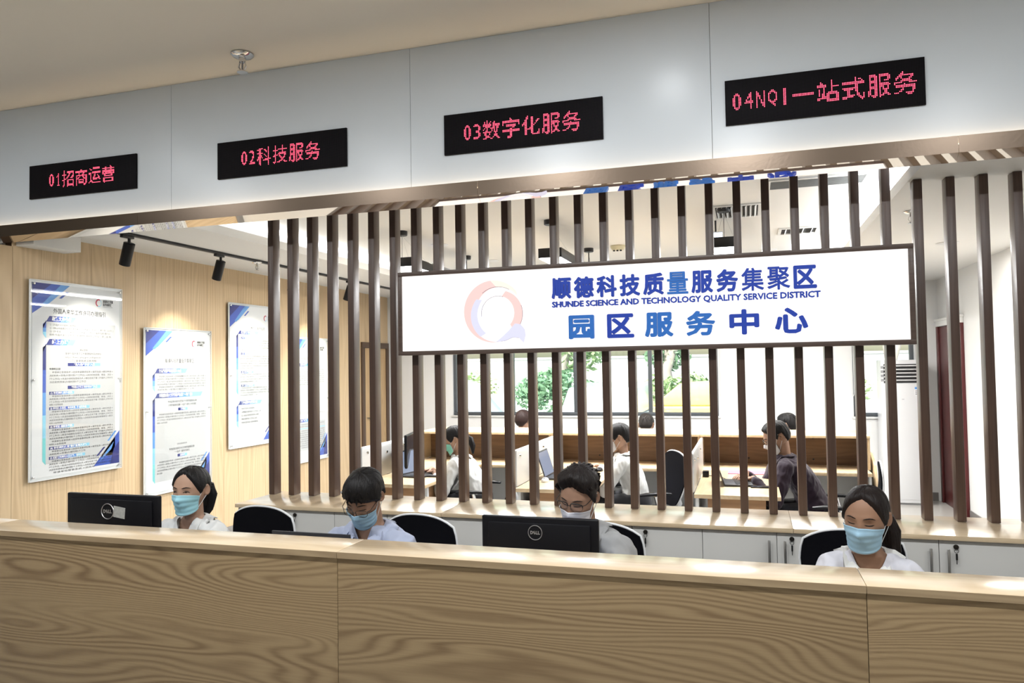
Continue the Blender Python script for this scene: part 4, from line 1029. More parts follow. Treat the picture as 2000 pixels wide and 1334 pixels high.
LEAF = [mat('leaf_green', (.34, .48, .24), .6, var=.35, bscale=4), mat('leaf_pale', (.46, .58, .30), .6, var=.3, bscale=4), mat('leaf_deep', (.24, .40, .24), .6, var=.3, bscale=4)]
BARK = mat('bark', (.42, .38, .34), .9, bump=.6, bscale=25)
def foliage(name, centers, n, size, m, parent, rng):
    vs, fs = [], []
    for k in range(n):
        c, rad = centers[rng.randrange(len(centers))]
        d = Vector((rng.gauss(0, 1), rng.gauss(0, 1), rng.gauss(0, 1))).normalized()*rad*rng.random()**.4
        p = Vector(c)+Vector((d.x, d.y, d.z*.8)); a = Vector((rng.gauss(0, 1), rng.gauss(0, 1), rng.gauss(0, .6))).normalized()
        b = a.cross(Vector((rng.gauss(0, 1), rng.gauss(0, 1), rng.gauss(0, 1)))).normalized(); s = size*rng.uniform(.6, 1.3); i = len(vs)
        vs += [p-a*s, p+b*s*.42+a*s*.1, p+a*s, p-b*s*.42+a*s*.1]; fs.append((i, i+1, i+2, i+3))
    return MB().add(vs, fs).build(name, m, parent)
def tree(x, y, h, label, kind, seed):
    rng = random.Random(seed); t = thing('tree', label, 'tree', (x, y, -.4), 'trees beyond the parked vehicles')
    pts = [(x+rng.uniform(-.1, .1)*i, y, -.4+h*.5*i/4) for i in range(5)]
    MB().tube(pts, [.26, .22, .19, .16, .12], 10).build('trunk', BARK, t, smooth=60)
    cs_ = []
    for k in range(7):
        a = rng.uniform(0, 6.28); r_ = rng.uniform(.4, 1.0); e = Vector((x+r_*math.cos(a), y+r_*math.sin(a)*.7, -.4+h*rng.uniform(.32, .95)))
        s = Vector(pts[rng.choice((2, 3, 4))]); MB().tube([s, (s+e)/2+Vector((0, 0, .2)), e], [.08, .05, .025], 6).build('branch', BARK, t, smooth=60); cs_.append((tuple(e), rng.uniform(.8, 1.25)))
    f = foliage('foliage', cs_, 3000, .15, LEAF[kind], t, rng); f['kind'] = 'stuff'
for x, y, h, k, l in ((-10.5, 26, 7.5, 1, 'pale green tree outside, behind the minivan at the far left'), (-6.3, 26, 7.5, 0, 'leafy tree outside behind the left window mullion'), (-2.6, 27, 7.5, 2, 'deep green tree outside in the middle panes'),
                      (.8, 26, 7.5, 0, 'thick-trunked tree outside the third pane'), (4.4, 27, 7.5, 1, 'pale tree outside behind the white wall gap'), (8.0, 26, 7.5, 0, 'leafy tree outside the small window')):
    tree(x, y, h, l, k, int(x*10)+77)
rng = random.Random(5)
for i, (x, w) in enumerate(((-9, 1.2), (-5.4, 1.2), (-1.8, 1.2), (1.8, 1.2), (5.4, 1.2))):
    t = thing('hedge_bush', ['leftmost', 'second', 'third', 'fourth', 'rightmost'][i]+' low bush in the row outside behind the vehicles', 'bush', (x, 22, -.4), 'bushes behind the parked vehicles')
    f = foliage('foliage', [((x+rng.uniform(-w, w), 22+rng.uniform(-.4, .4), rng.uniform(0, 1.2)), .6) for _ in range(9)], 2600, .11, LEAF[(i+1) % 3], t, rng); f['kind'] = 'stuff'
    MB().tube([(x, 22, -.4), (x+.05, 22, .5)], [.08, .04], 8).build('stem', BARK, t)
fw = thing('garden_wall', 'pale boundary wall outside behind the trees', 'wall', (0, 34, -.4)); MB().box(-25, 25, 34, 34.2, -.4, 2.0).build('wall_body', mat('yard_wall', (.7, .72, .72), .8), fw); MB().box(-25, 25, 33.95, 34.25, 2.0, 2.1).build('coping', mat('yard_wall_cap', (.55, .55, .54), .8), fw)
# ------------------------------------------------------------------ people
def blob(parts, voxel, smooth=4):
    """fuse closed shapes into one continuous skin"""
    me = bpy.data.meshes.new('blob'); me.from_pydata(parts.v, [], parts.f); me.update()
    bm = bmesh.new(); bm.from_mesh(me); bmesh.ops.recalc_face_normals(bm, faces=bm.faces); bm.to_mesh(me); bm.free()
    o = bpy.data.objects.new('blob', me); COL.objects.link(o)
    rm = o.modifiers.new('r', 'REMESH'); rm.mode = 'VOXEL'; rm.voxel_size = voxel; rm.use_smooth_shade = True
    if smooth: sm = o.modifiers.new('s', 'SMOOTH'); sm.factor = .5; sm.iterations = smooth
    dg = bpy.context.evaluated_depsgraph_get()
    out = bpy.data.meshes.new_from_object(o.evaluated_get(dg))
    bpy.data.objects.remove(o); bpy.data.meshes.remove(me)
    return out
def link_mesh(name, me, m, parent, smooth=True):
    off = wloc(parent); me.transform(Matrix.Translation(-off))
    me.materials.clear(); me.materials.append(m)
    if smooth: me.shade_smooth()
    o = bpy.data.objects.new(name, me); COL.objects.link(o); o.parent = parent; return o
def ring(c, r, f, up, rx, ry, n=20, e=1.0):
    return [c + r*(rx*math.copysign(abs(math.cos(a))**e, math.cos(a))) + f*(ry*math.copysign(abs(math.sin(a))**e, math.sin(a))) for a in [2*math.pi*k/n for k in range(n)]]
def cone(mb, p0, r0, p1, r1, n=12):
    p0, p1 = Vector(p0), Vector(p1); d = (p1-p0); L = d.length
    if L < 1e-6: return
    d /= L
    pts = [p0-d*r0*.95, p0-d*r0*.7, p0-d*r0*.3, p0, p1, p1+d*r1*.3, p1+d*r1*.7, p1+d*r1*.95]
    rad = [r0*.3, r0*.7, r0*.95, r0, r1, r1*.95, r1*.7, r1*.3]
    mb.tube(pts, rad, n)

def sstep(a, b, x): t = np.clip((x-a)/(b-a), 0, 1); return t*t*(3-2*t)
def head_shape(D, fem):
    x, y, z = D[:, 0]*.0745, D[:, 1]*.098, D[:, 2]*.114
    ax = np.abs(D[:, 0]); x = np.sign(x)*.0745*ax**.88
    front = sstep(.25, -.25, D[:, 1])
    z = np.where(z > 0, z*.94, z); t = np.clip((-z-.012)/.102, 0, 1)
    x = x*(1-(.44 if fem else .36)*t**1.7*front)*(1-.25*t*(1-front))
    y = np.where(y > 0, y*(1-.42*t**1.2), y) - .030*t**1.6
    y = y + .012*sstep(-.02, .08, z)*(1-front)
    y = np.where(y < 0, -.094*np.abs(y/.094)**.86, y)
    z = z - .004*t*front
    a = np.abs(x); fr = front*sstep(-.02, -.05, y)
    nose = np.interp(z, [-.058, -.048, -.040, -.02, .004, .02], [0, .55, 1, .62, .22, 0])
    y = y - .021*np.exp(-(x/.0125)**2)*nose*fr - .006*np.exp(-(x/.02)**2-((z+.043)/.010)**2)*fr
    y = y + .0062*np.exp(-((a-.032)/.016)**2-((z-.0)/.0125)**2)*fr
    y = y - .004*np.exp(-((z-.021)/.010)**2-((a-.03)/.03)**2)*fr
    y = y - .005*np.exp(-((a-.045)/.02)**2-((z+.030)/.020)**2)*fr
    y = y - .006*np.exp(-(x/.022)**2-((z+.070)/.012)**2)*fr + .003*np.exp(-(x/.02)**2-((z+.088)/.008)**2)*fr
    y = y - .006*np.exp(-(x/.020)**2-((z+.106)/.014)**2)*fr
    return np.column_stack([x, y, z])
NU, NV = 84, 60
def sphere_dirs(nu=NU, nv=NV):
    th = np.linspace(0, math.pi, nv+1)[1:-1]; ph = np.linspace(0, 2*math.pi, nu, endpoint=False)
    D = [(0, 0, 1)]+[(math.sin(t)*math.sin(p), -math.sin(t)*math.cos(p), math.cos(t)) for t in th for p in ph]+[(0, 0, -1)]
    F = []; m = len(th)
    for j in range(nu): F.append((0, 1+j, 1+(j+1) % nu)); F.append((1+(m-1)*nu+j, len(D)-1, 1+(m-1)*nu+(j+1) % nu))
    for i in range(m-1):
        for j in range(nu):
            a, b = 1+i*nu+j, 1+i*nu+(j+1) % nu; F.append((a, a+nu, b+nu, b))
    return np.array(D), F
DIRS, DF = sphere_dirs()

def hair_mat(name, col):
    if name in MATS: return MATS[name]
    m, nt, b = nodes(name); N, L = nt.nodes, nt.links
    tc = N.new('ShaderNodeTexCoord'); mp = N.new('ShaderNodeMapping'); mp.inputs['Scale'].default_value = (260, 90, 28)
    nz = N.new('ShaderNodeTexNoise'); nz.inputs['Scale'].default_value = 1; nz.inputs['Detail'].default_value = 3; nz.inputs['Distortion'].default_value = 1.2
    L.new(tc.outputs['Object'], mp.inputs[0]); L.new(mp.outputs[0], nz.inputs['Vector'])
    mx = N.new('ShaderNodeMix'); mx.data_type = 'RGBA'; mx.inputs['A'].default_value = (*[c*.45 for c in col], 1); mx.inputs['B'].default_value = (*[c*1.7 for c in col], 1)
    L.new(nz.outputs['Fac'], mx.inputs['Factor']); L.new(mx.outputs['Result'], b.inputs['Base Color'])
    bp = N.new('ShaderNodeBump'); bp.inputs['Strength'].default_value = .8; bp.inputs['Distance'].default_value = .003
    L.new(nz.outputs['Fac'], bp.inputs['Height']); L.new(bp.outputs['Normal'], b.inputs['Normal'])
    b.inputs['Roughness'].default_value = .45; b.inputs['Specular IOR Level'].default_value = .22
    MATS[name] = m; return m
def cloth(name, col, rough=.8):
    return mat(name, col, rough, bump=.15, bscale=700, sheen=.15)
def mask_mat(name, col):
    if name in MATS: return MATS[name]
    m, nt, b = nodes(name); b.inputs['Base Color'].default_value = (*col, 1); b.inputs['Roughness'].default_value = .75
    b.inputs['Subsurface Weight'].default_value = 0.0
    MATS[name] = m; return m

HAIRLINES = {   # azimuth (0 front .. 180 back) -> height above which hair grows, thickness on top / sides
    'short': ([0, 25, 45, 62, 74, 86, 96, 112, 125, 150, 180], [.064, .060, .052, .036, .010, -.020, .020, .018, -.035, -.062, -.066], .021, .011),
    'bowl': ([0, 25, 45, 62, 74, 86, 96, 112, 125, 150, 180], [.033, .031, .026, .016, .002, -.016, .014, .012, -.035, -.060, -.066], .026, .017),
    'quiff': ([0, 20, 40, 58, 72, 86, 96, 112, 125, 150, 180], [.074, .066, .050, .040, .014, -.022, .018, .016, -.035, -.062, -.066], .033, .013),
    'tied': ([0, 18, 35, 50, 64, 78, 96, 110, 125, 150, 180], [.082, .074, .058, .034, .002, -.026, .012, .010, -.030, -.058, -.062], .014, .010),
    'loose': ([0, 18, 38, 55, 70, 84, 96, 110, 125, 150, 180], [.068, .062, .046, .024, -.004, -.034, -.030, -.022, -.045, -.070, -.075], .019, .015)}

def person(cfg):
    H = Vector(cfg['head']); fem = cfg.get('fem', False); yaw_b, yaw_h = R(cfg['yaw']), R(cfg.get('hyaw', cfg['yaw'])); pit, rol = R(cfg.get('pitch', 10)), R(cfg.get('roll', 0))
    f = Vector((math.sin(yaw_b), -math.cos(yaw_b), 0)); r = Vector((math.cos(yaw_b), math.sin(yaw_b), 0)); up = Vector((0, 0, 1))
    fh = Vector((math.sin(yaw_h), -math.cos(yaw_h), 0))
    sc = cfg.get('hs', 1.0)
    HM = Matrix.Translation(H) @ Matrix.Rotation(yaw_h, 4, 'Z') @ Matrix.Rotation(pit, 4, 'X') @ Matrix.Rotation(rol, 4, 'Y') @ Matrix.Scale(sc, 4)
    Nk = H - fh*(.012+.075*math.sin(pit)) - up*((.132 if fem else .138)+cfg.get('neck', 0))       # pit of the neck
    lean = cfg.get('lean', .16)
    Pv = Nk - f*lean; Pv.z = .56
    if 'seat' in cfg: Pv.x, Pv.y = cfg['seat']
    root = thing('person', cfg['label'], 'person', (Pv.x, Pv.y, 0), cfg.get('group'))
    SK = mat(cfg.get('skin', 'skin_a'), cfg.get('skin_c', (.42, .255, .175)), .5, spec=.35, var=.06, bscale=40)
    sw = cfg.get('sw', .145 if fem else .170)
    # torso rings from hip to neck root
    def torso(mb, g):
        rings = []
        tt = [(0, .165, .115, 0), (.22, .145, .102, 0), (.45, .150, .108, .012), (.66, .162, .112, .018), (.82, .165, .098, .010), (.92, .120, .078, 0), (1.0, .062, .060, 0)]
        for q, rx, ry, fo in tt:
            c = Pv.lerp(Nk, q) - f*(.035*math.sin(q*math.pi)) + f*fo*(1.3 if fem else .7)
            k = (.90 if fem else 1.0)
            rings.append(ring(c, r, f, up, rx*k+g, ry*k+g, 22))
        mb.loft(rings)
    shz = -.070 if fem else -.088
    arms = []
    for s, key in ((-1, 'rh'), (1, 'lh')):           # person's right hand is at -r
        S = Nk + r*(s*sw) + up*shz + f*.008
        hand = Vector(cfg[key]) if key in cfg else Nk + r*(s*.17)+f*.33; hand.z = cfg[key][2] if key in cfg else .785
        d = hand - S; L = d.length; a, b = .275, .245
        L2 = min(L, a+b-.01); hand = S + d*(L2/L)
        x = (a*a-b*b+L2*L2)/(2*L2); hgt = math.sqrt(max(.0004, a*a-x*x)); dn = d.normalized()
        pole = (Vector((0, 0, -1)) + r*(s*cfg.get('elbow', .55)) - f*.25); pole = (pole-dn*pole.dot(dn)).normalized()
        E = S + dn*x + pole*hgt
        arms.append((s, S, E, hand))
    # ---- skin: neck, trunk, arms, fused; head and hands joined to the same mesh
    B = MB(); torso(B, -.004)
    nr = .043 if fem else .052
    hb = HM @ Vector((0, .018, -.055))
    cone(B, Nk-up*.03-f*.005, nr*1.12, hb, nr*.98, 16)
    for s, S, E, W in arms:
        cone(B, Nk+up*(-.055)+r*s*.05, .026, S, .038 if fem else .044)
        cone(B, S, .038 if fem else .043, E, .034 if fem else .039); cone(B, E, .034 if fem else .039, W, .022 if fem else .026)
    me = blob(B, .0085, 5)
    V = [tuple(v.co) for v in me.vertices]; F = [tuple(p.vertices) for p in me.polygons]; bpy.data.meshes.remove(me)
    hv = head_shape(DIRS, fem)
    Hd = MB(); Hd.add(V, F)
    hw = [tuple(HM @ Vector(p)) for p in hv]; Hd.add(hw, DF)
    # ears
    for s in (-1, 1):
        rings = []
        for u, wx, wz in ((0, .55, .55), (.25, .9, .92), (.5, 1, 1), (.8, 1.02, 1.0), (1.0, .85, .88), (.86, .62, .70), (.55, .35, .45)):
            c = Vector((s*(.066+.016*u), .012+.010*u, -.006)); ring_ = []
            for k in range(18):
                a = 2*math.pi*k/18
                ring_.append(HM @ (c+Vector((s*.004*math.cos(a), .0165*wx*math.cos(a), (.031*wz*math.sin(a))*(1 if math.sin(a) > 0 else .85)))))
            rings.append(ring_)
        Hd.loft(rings)
    # hands: palm, four fingers, thumb
    for s, S, E, W in arms:
        d = (W-E).normalized(); hd = Vector((d.x, d.y, 0)).normalized() if Vector((d.x, d.y, 0)).length > .1 else f
        d = (hd + Vector((0, 0, -.12))).normalized(); sd = Vector((hd.y, -hd.x, 0))*(-s)*-1     # towards the thumb side
        sd = (r*-s); sd = (sd - d*sd.dot(d)).normalized(); nn = d.cross(sd); nn = nn if nn.z > 0 else -nn
        k_ = .92 if fem else 1.0
        Hd.loft([ring(W+d*q, sd, nn, up, wx*k_, wy, 12) for q, wx, wy in ((-.01, .022, .018), (.02, .030, .016), (.055, .039, .014), (.085, .037, .012), (.093, .030, .008))])
        for off, ln in ((.028, .068), (.0095, .076), (-.0095, .071), (-.027, .056)):
            b0 = W+d*.085+sd*off*k_; curl = cfg.get('curl', .5)
            p1 = b0+(d*1.0+sd*off*1.2-nn*.25*curl).normalized()*ln*.5; p2 = p1+(d-nn*1.0*curl).normalized()*ln*.3; p3 = p2+(d-nn*1.9*curl).normalized()*ln*.25
            Hd.tube([b0, p1, p2, p3, p3+(p3-p2)*.25], [.0088, .0082, .0075, .0066, .003], 8)
        b0 = W+d*.025+sd*.026*k_; p1 = b0+(d*.6+sd*.7-nn*.2).normalized()*.035; p2 = p1+(d*.9+sd*.25-nn*.2).normalized()*.028
        Hd.tube([b0, p1, p2, p2+(p2-p1)*.2], [.012, .0095, .008, .003], 8)
    body = Hd.build('body', SK, root, smooth=80)
    # ---- clothing
    C1 = cfg['shirt']; T = MB(); torso(T, .011)
    for s, S, E, W in arms:
        ez = cfg.get('sleeve', 1.9)         # 1 = to the elbow, 2 = to the wrist
        cone(T, Nk+up*(-.045)+r*s*.045, .040, S, .052 if fem else .059)
        e1 = S.lerp(E, min(1, ez)); cone(T, S, .053 if fem else .059, e1, (.047 if fem else .052)+(.008 if ez < 1 else 0))
        if ez > 1: cone(T, E, .046 if fem else .051, E.lerp(W, min(.95, ez-1)), .034 if fem else .038)
    me = blob(T, .0075, 5)
    bm = bmesh.new(); bm.from_mesh(me)
    fz = Nk.z
    vd = cfg.get('vdepth', .09); vw = cfg.get('vwidth', .55)
    apex = Nk - up*(vd+.02) + f*.09
    for s in (-1, 1):
        nrm = (r*s*1.0 - up*vw).normalized()
        bmesh.ops.bisect_plane(bm, geom=bm.verts[:]+bm.edges[:]+bm.faces[:], plane_co=apex, plane_no=nrm)
    bmesh.ops.bisect_plane(bm, geom=bm.verts[:]+bm.edges[:]+bm.faces[:], plane_co=Nk-up*.012-f*.02, plane_no=(up-f*.25).normalized())
    kill = []
    for fc in bm.faces:
        c = fc.calc_center_median(); q = c-apex; x_, z_ = q.dot(r), q.dot(up); y_ = (c-Nk).dot(f)
        if (y_ > -.012 and z_ > 0 and abs(x_) < vw*z_) or ((c-(Nk-up*.012-f*.02)).dot((up-f*.25).normalized()) > 0 and (c-Nk).length < .11): kill.append(fc)
        elif ez < 1.95:
            pass
    bmesh.ops.delete(bm, geom=kill, context='FACES')
    loose = [v for v in bm.verts if not v.link_faces]; bmesh.ops.delete(bm, geom=loose, context='VERTS')
    bm.normal_update()
    seed = cfg.get('seed', 1)*13.7
    for v in bm.verts:
        p = v.co; q = Vector((p.dot(r)*16+seed, p.dot(f)*16, (p.z+.4*p.dot(r))*9))
        w = noise.noise(q)*.6+noise.noise(q*2.3+Vector((5, 1, 2)))*.4
        rdg = 1-abs(noise.noise(q*1.1+Vector((9, 3, seed))))*2
        v.co += v.normal*(w*.007+max(0, rdg-.35)*.011)
    bm.to_mesh(me); bm.free()
    sh = link_mesh('shirt', me, C1, root)
    sdm = sh.modifiers.new('thick', 'SOLIDIFY'); sdm.thickness = .002; sdm.offset = 1
    if cfg.get('collar'):
        style = cfg['collar']; cm = cfg.get('collar_m', C1); K = MB(); n = 34; rows = []
        for k in range(n+1):
            a = math.pi*(2*k/n-1)*.86                     # 0 = nape, +-~155 deg towards the throat
            cs_, sn = math.cos(a), math.sin(a)
            fr_ = max(0, (abs(a)-1.25)/(math.pi*.86-1.25))
            def P(rad_x, rad_y, h): return Nk + r*(rad_x*sn) + f*(-rad_y*cs_*.95-.004+.02*fr_) + up*h
            base = -.028-.050*fr_*cfg.get('open', 1)
            hi = base+.036*(1-.25*fr_)
            wd = (.040 if style == 'wide' else .028)+(.030 if style == 'wide' else .022)*fr_
            rows.append([P(nr+.016+.014*fr_, nr+.018, base), P(nr+.012+.010*fr_, nr+.014, base+.02), P(nr+.012+.010*fr_, nr+.014, hi), P(nr+.020+.012*fr_, nr+.022, hi+.002), P(nr+.034+.028*fr_, nr+.036+.008*fr_, hi-wd*.6-.004), P(nr+.044+.040*fr_, nr+.044+.012*fr_, hi-wd-.020)])
        sb = BVHTree.FromPolygons([v.co+wloc(root) for v in sh.data.vertices], [tuple(p.vertices) for p in sh.data.polygons])
        for row in rows:                                  # the turned-down flap rests on the shirt
            for j_, gap in ((4, .016), (5, .014)):
                lc, nm, _, ds = sb.find_nearest(row[j_])
                if lc is not None:
                    if nm.dot(lc-Nk) < 0: nm = -nm
                    if (row[j_]-lc).dot(nm) < gap: row[j_] = lc+nm*gap
        nn_ = len(rows[0]); vs = [p for row in rows for p in row]
        K.add(vs, [(i*nn_+j, (i+1)*nn_+j, (i+1)*nn_+j+1, i*nn_+j+1) for i in range(n) for j in range(nn_-1)])
        c = K.build('collar', cm, root, smooth=70); q = c.modifiers.new('t', 'SOLIDIFY'); q.thickness = .0022; q.offset = 0
    if cfg.get('buttons'):
        for k in range(3):
            p = apex - up*(.02+.055*k); MB().lathe([(0, 0), (.0055, 0), (.0055, .002), (0, .0025)], (0, 0, 0), 10, 'y')
    # trousers and shoes (seated legs)
    L_ = MB(); SHO = MB()
    L_.loft([ring(Pv+up*z, r, f, up, a, b, 20) for z, a, b in ((-.09, .16, .13), (-.05, .178, .142), (.0, .175, .135), (.05, .165, .125))])
    for s in (-1, 1):
        hp = Pv+r*s*.085-up*.02+f*.02; kn = hp+f*.40+r*s*.03; kn.z = .52; an = kn-up*.43-f*.04; an.z = .09
        cone(L_, hp, .082, kn, .062); cone(L_, kn, .060, an, .045)
        SHO.loft([ring(an+f*q+up*(z-.09+.002), r, up, up, wx, wz, 12) for q, z, wx, wz in ((-.055, .045, .028, .040), (0, .05, .036, .046), (.08, .040, .042, .036), (.15, .032, .040, .028), (.19, .028, .026, .022))])
    link_mesh('trousers', blob(L_, .014, 4), cfg.get('pants', cloth('cloth_black', (.012, .012, .016))), root)
    SHO.build('shoes', mat('shoe_black', (.015, .014, .014), .35), root, smooth=60)
    # ---- hair
    hl = HAIRLINES[cfg.get('hair', 'short')]; rng = random.Random(cfg.get('seed', 1))
    HMt = hair_mat(cfg.get('hair_m', 'hair_black'), cfg.get('hair_c', (.007, .006, .006)))
    az = np.degrees(np.arctan2(DIRS[:, 0], -DIRS[:, 1])); P = hv
    jag = np.array([noise.noise(Vector((a*.13, seed, 2)))*.5+noise.noise(Vector((a*.31, seed, 7)))*.5 for a in az])
    line = np.interp(np.abs(az), hl[0], hl[1]) + jag*(.010 if cfg.get('hair') == 'bowl' else .004)
    part = cfg.get('part')
    amt = sstep(-.004, .020, P[:, 2]-line)
    thick = (hl[3]+(hl[2]-hl[3])*sstep(.03, .10, P[:, 2]))
    if cfg.get('hair') == 'quiff': thick = thick+.016*sstep(.05, .09, P[:, 2])*sstep(.3, -.5, DIRS[:, 1])*(.7+.3*np.sin(DIRS[:, 0]*9+1))
    strand = np.array([noise.noise(Vector((a*.16+seed, z*8, 1)))*.6+noise.noise(Vector((a*.42, z*14, seed)))*.4 for a, z in zip(az, P[:, 2])])
    off = np.where(amt > 0, thick*amt+strand*.0055*amt, 0) - .006*(1-amt)
    if part is not None: off = off - .008*np.exp(-((P[:, 0]-part)/.006)**2)*sstep(.03, .07, P[:, 2])*sstep(.4, -.1, DIRS[:, 1])*amt
    nrm = P/np.array([.0745**2, .098**2, .114**2]); nrm /= np.linalg.norm(nrm, axis=1)[:, None]
    hairv = P + nrm*off[:, None]
    hm = MB(); hm.add([tuple(HM @ Vector(p)) for p in hairv], DF)
    def lock(pts, rad, n=6, flat=.6): hm.tube([HM @ Vector(p) for p in pts], [q*sc for q in rad], n, flat=flat)
    if cfg.get('hair') in ('short', 'quiff', 'bowl'):
        for k in range(cfg.get('locks', 90)):           # loose tufts over the crown and fringe
            a = rng.uniform(-1.2, 1.2) if rng.random() < .6 else rng.uniform(-3.1, 3.1); el = rng.uniform(.5, 1.45)
            d0 = np.array([[math.sin(a)*math.cos(el), -math.cos(a)*math.cos(el), math.sin(el)]]); el2 = el-rng.uniform(.22, .42); a2 = a+rng.uniform(-.25, .25)
            d1 = np.array([[math.sin(a2)*math.cos(el2), -math.cos(a2)*math.cos(el2), math.sin(el2)]])
            p0, p1 = head_shape(d0, fem)[0], head_shape(d1, fem)[0]
            if p1[2] < np.interp(abs(math.degrees(a2)), hl[0], hl[1])-(.010 if cfg['hair'] == 'bowl' else -.006): continue
            o0, o1 = hl[2]*.75, hl[2]*.55
            lift = .014 if cfg['hair'] == 'quiff' else .004
            lock([p0*(1+o0/.1), (p0+p1)/2*(1+(o0+o1)/2/.1+lift/.1), p1*(1+o1/.12)], [.005, .0075, .0015])
    for tail in cfg.get('tails', []):                     # gathered hair hanging from a tie
        pts, rad = tail; base = [Vector(p) for p in pts]
        for k in range(16):
            a = 2*math.pi*k/16; jit = [Vector((rng.uniform(-1, 1), rng.uniform(-1, 1), rng.uniform(-1, 1)))*.15 for _ in base]
            ps = [b_ + Vector((math.cos(a), math.sin(a), .2*math.sin(2*a)))*(rd*.55) + j_*rd for b_, rd, j_ in zip(base, rad, jit)]
            lock(ps, [max(.0015, rd*.5) for rd in rad], 6, 1)
        lock(base, [rd*.75 for rd in rad], 10, 1)
    hair = hm.build('hair', HMt, root, smooth=75)
    for pts, rad in cfg.get('braid', []):
        m = MB(); base = [HM @ Vector(p) for p in pts]; n = 18
        for k in range(n):
            t = k/(n-1)*(len(base)-1); i = min(len(base)-2, int(t)); c = base[i].lerp(base[i+1], t-i); rr = rad*(1-.5*k/n)
            m.tube([c+Vector((.6*rr*(1 if k % 2 else -1), 0, rr)), c+Vector((.3*rr*(1 if k % 2 else -1), .2*rr, 0)), c+Vector((-.3*rr*(1 if k % 2 else -1), 0, -rr))], [rr*.5, rr*.9, rr*.4], 8)
        m.build('braid', HMt, hair, smooth=70)
    # ---- face details
    bvh = BVHTree.FromPolygons([Vector(p) for p in hv], DF)
    def face(x, z, lift=.001):
        h_ = bvh.ray_cast(Vector((x, -.3, z)), Vector((0, 1, 0)))[0]; return Vector((x, h_.y-lift, z)) if h_ else Vector((x, -.08, z))
    DARK = mat('lash_dark', (.012, .009, .008), .6)
    if cfg.get('face', True):
        for s in (-1, 1):
            m = MB(); m.tube([HM @ face(s*x, z, .0012) for x, z in ((.014, .0195), (.024, .0222), (.034, .0238), (.044, .0222), (.052, .018))], [.0010*sc, .0022*sc, .0024*sc, .0018*sc, .0007*sc], 6)
            m.build('eyebrow', HMt, root, smooth=60)
            op = cfg.get('eye', .25)
            if op > .15:
                e = MB(); n = 12
                up_ = [HM @ face(s*(.019+.026*k/n), .0+.0052*op*2*math.sin(math.pi*k/n), -.0012) for k in range(n+1)]; lo = [HM @ face(s*(.019+.026*k/n), -.0035*math.sin(math.pi*k/n)-.001, -.0012) for k in range(n+1)]
                e.add(up_+lo, [(k, k+1, n+2+k, n+1+k) for k in range(n)]); ey = e.build('eye', mat('eye_white', (.55, .52, .49), .3), root, smooth=60)
                i_ = MB(); c = face(s*.032+cfg.get('gaze', 0), .0-.0005, .0012); i_.add([HM @ (c+Vector((.0052*math.cos(a), 0, .0052*math.sin(a)))) for a in [2*math.pi*k/14 for k in range(14)]], [tuple(range(14))]); i_.build('iris', mat('iris_dark', (.02, .012, .008), .15), ey)
            m = MB(); zl = -.003+.008*op
            m.tube([HM @ face(s*x, zl+dz, .0016) for x, dz in (((.018, -.003), (.024, .0005), (.032, .0022), (.040, .001), (.048, -.004)) if op > .15 else ((.018, .0), (.024, -.002), (.032, -.0032), (.040, -.0025), (.048, .0002)))], [.0007*sc, .0014*sc, .0017*sc, .0018*sc, .0009*sc], 6); m.build('eyelash', DARK, root, smooth=60)
    # ---- face mask shaped over nose and chin
    if cfg.get('mask'):
        MC = cfg['mask']; nu_, nv_ = 28, 18; Rr = np.zeros((nv_+1, nu_+1)); dz_ = cfg.get('mask_z', 0)
        U_ = np.linspace(-1, 1, nu_+1); W_ = np.linspace(0, 1, nv_+1)
        Z_ = np.zeros_like(Rr); A_ = np.zeros_like(Rr)
        for i, w in enumerate(W_):
            for j, u in enumerate(U_):
                zt = -.012-.014*u*u+dz_; zb = -.122+.028*u*u+dz_
                Z_[i, j] = zt+(zb-zt)*w; A_[i, j] = u*R(70)
                o_ = Vector((0, -.01, max(Z_[i, j], -.106))); d_ = Vector((math.sin(A_[i, j]), -math.cos(A_[i, j]), 0))
                h_ = bvh.ray_cast(o_+d_*.25, -d_)[0]; Rr[i, j] = (h_-o_).length if h_ else .07
        for _ in range(4):
            Q = np.pad(Rr, 1, mode='edge'); Rr = np.maximum(Rr, (Q[:-2, 1:-1]+Q[2:, 1:-1]+Q[1:-1, :-2]+Q[1:-1, 2:])/4)
        Rr = np.maximum(Rr, (.077-.010*np.abs(U_)**2)[None, :]*(1-.10*W_)[:, None])
        Rr = Rr + .0045 + .004*np.sin(np.pi*W_)[:, None]*(1-U_**2)[None, :]
        Rr = Rr + (.0030*np.abs(((W_*4) % 1)-.5)*2)[:, None]*(1-U_**4)[None, :]*1.3
        pts = [HM @ Vector((Rr[i, j]*math.sin(A_[i, j]), -.01-Rr[i, j]*math.cos(A_[i, j]), Z_[i, j])) for i in range(nv_+1) for j in range(nu_+1)]
        m = MB(); w_ = nu_+1
        m.add(pts, [(i*w_+j, (i+1)*w_+j, (i+1)*w_+j+1, i*w_+j+1) for i in range(nv_) for j in range(nu_)])
        mk = m.build('face_mask', MC, root, smooth=75); q = mk.modifiers.new('t', 'SOLIDIFY'); q.thickness = .0012; q.offset = 1
        WM = mat('mask_edge_white', (.72, .76, .78), .7)
        b_ = MB(); ti = [(HM @ Vector(((Rr[i, j]+.0012)*math.sin(A_[i, j]), -.01-(Rr[i, j]+.0012)*math.cos(A_[i, j]), Z_[i, j]))) for i in (0, 1) for j in range(nu_+1)]
        b_.add(ti, [(j, w_+j, w_+j+1, j+1) for j in range(nu_)])
        for e in (0, nu_): b_.tube([pts[i*w_+e] for i in range(nv_+1)], .0016*sc, 6)
        b_.tube([pts[nv_*w_+j] for j in range(nu_+1)], .0011*sc, 6)
        b_.build('mask_edge', WM, mk, smooth=60)
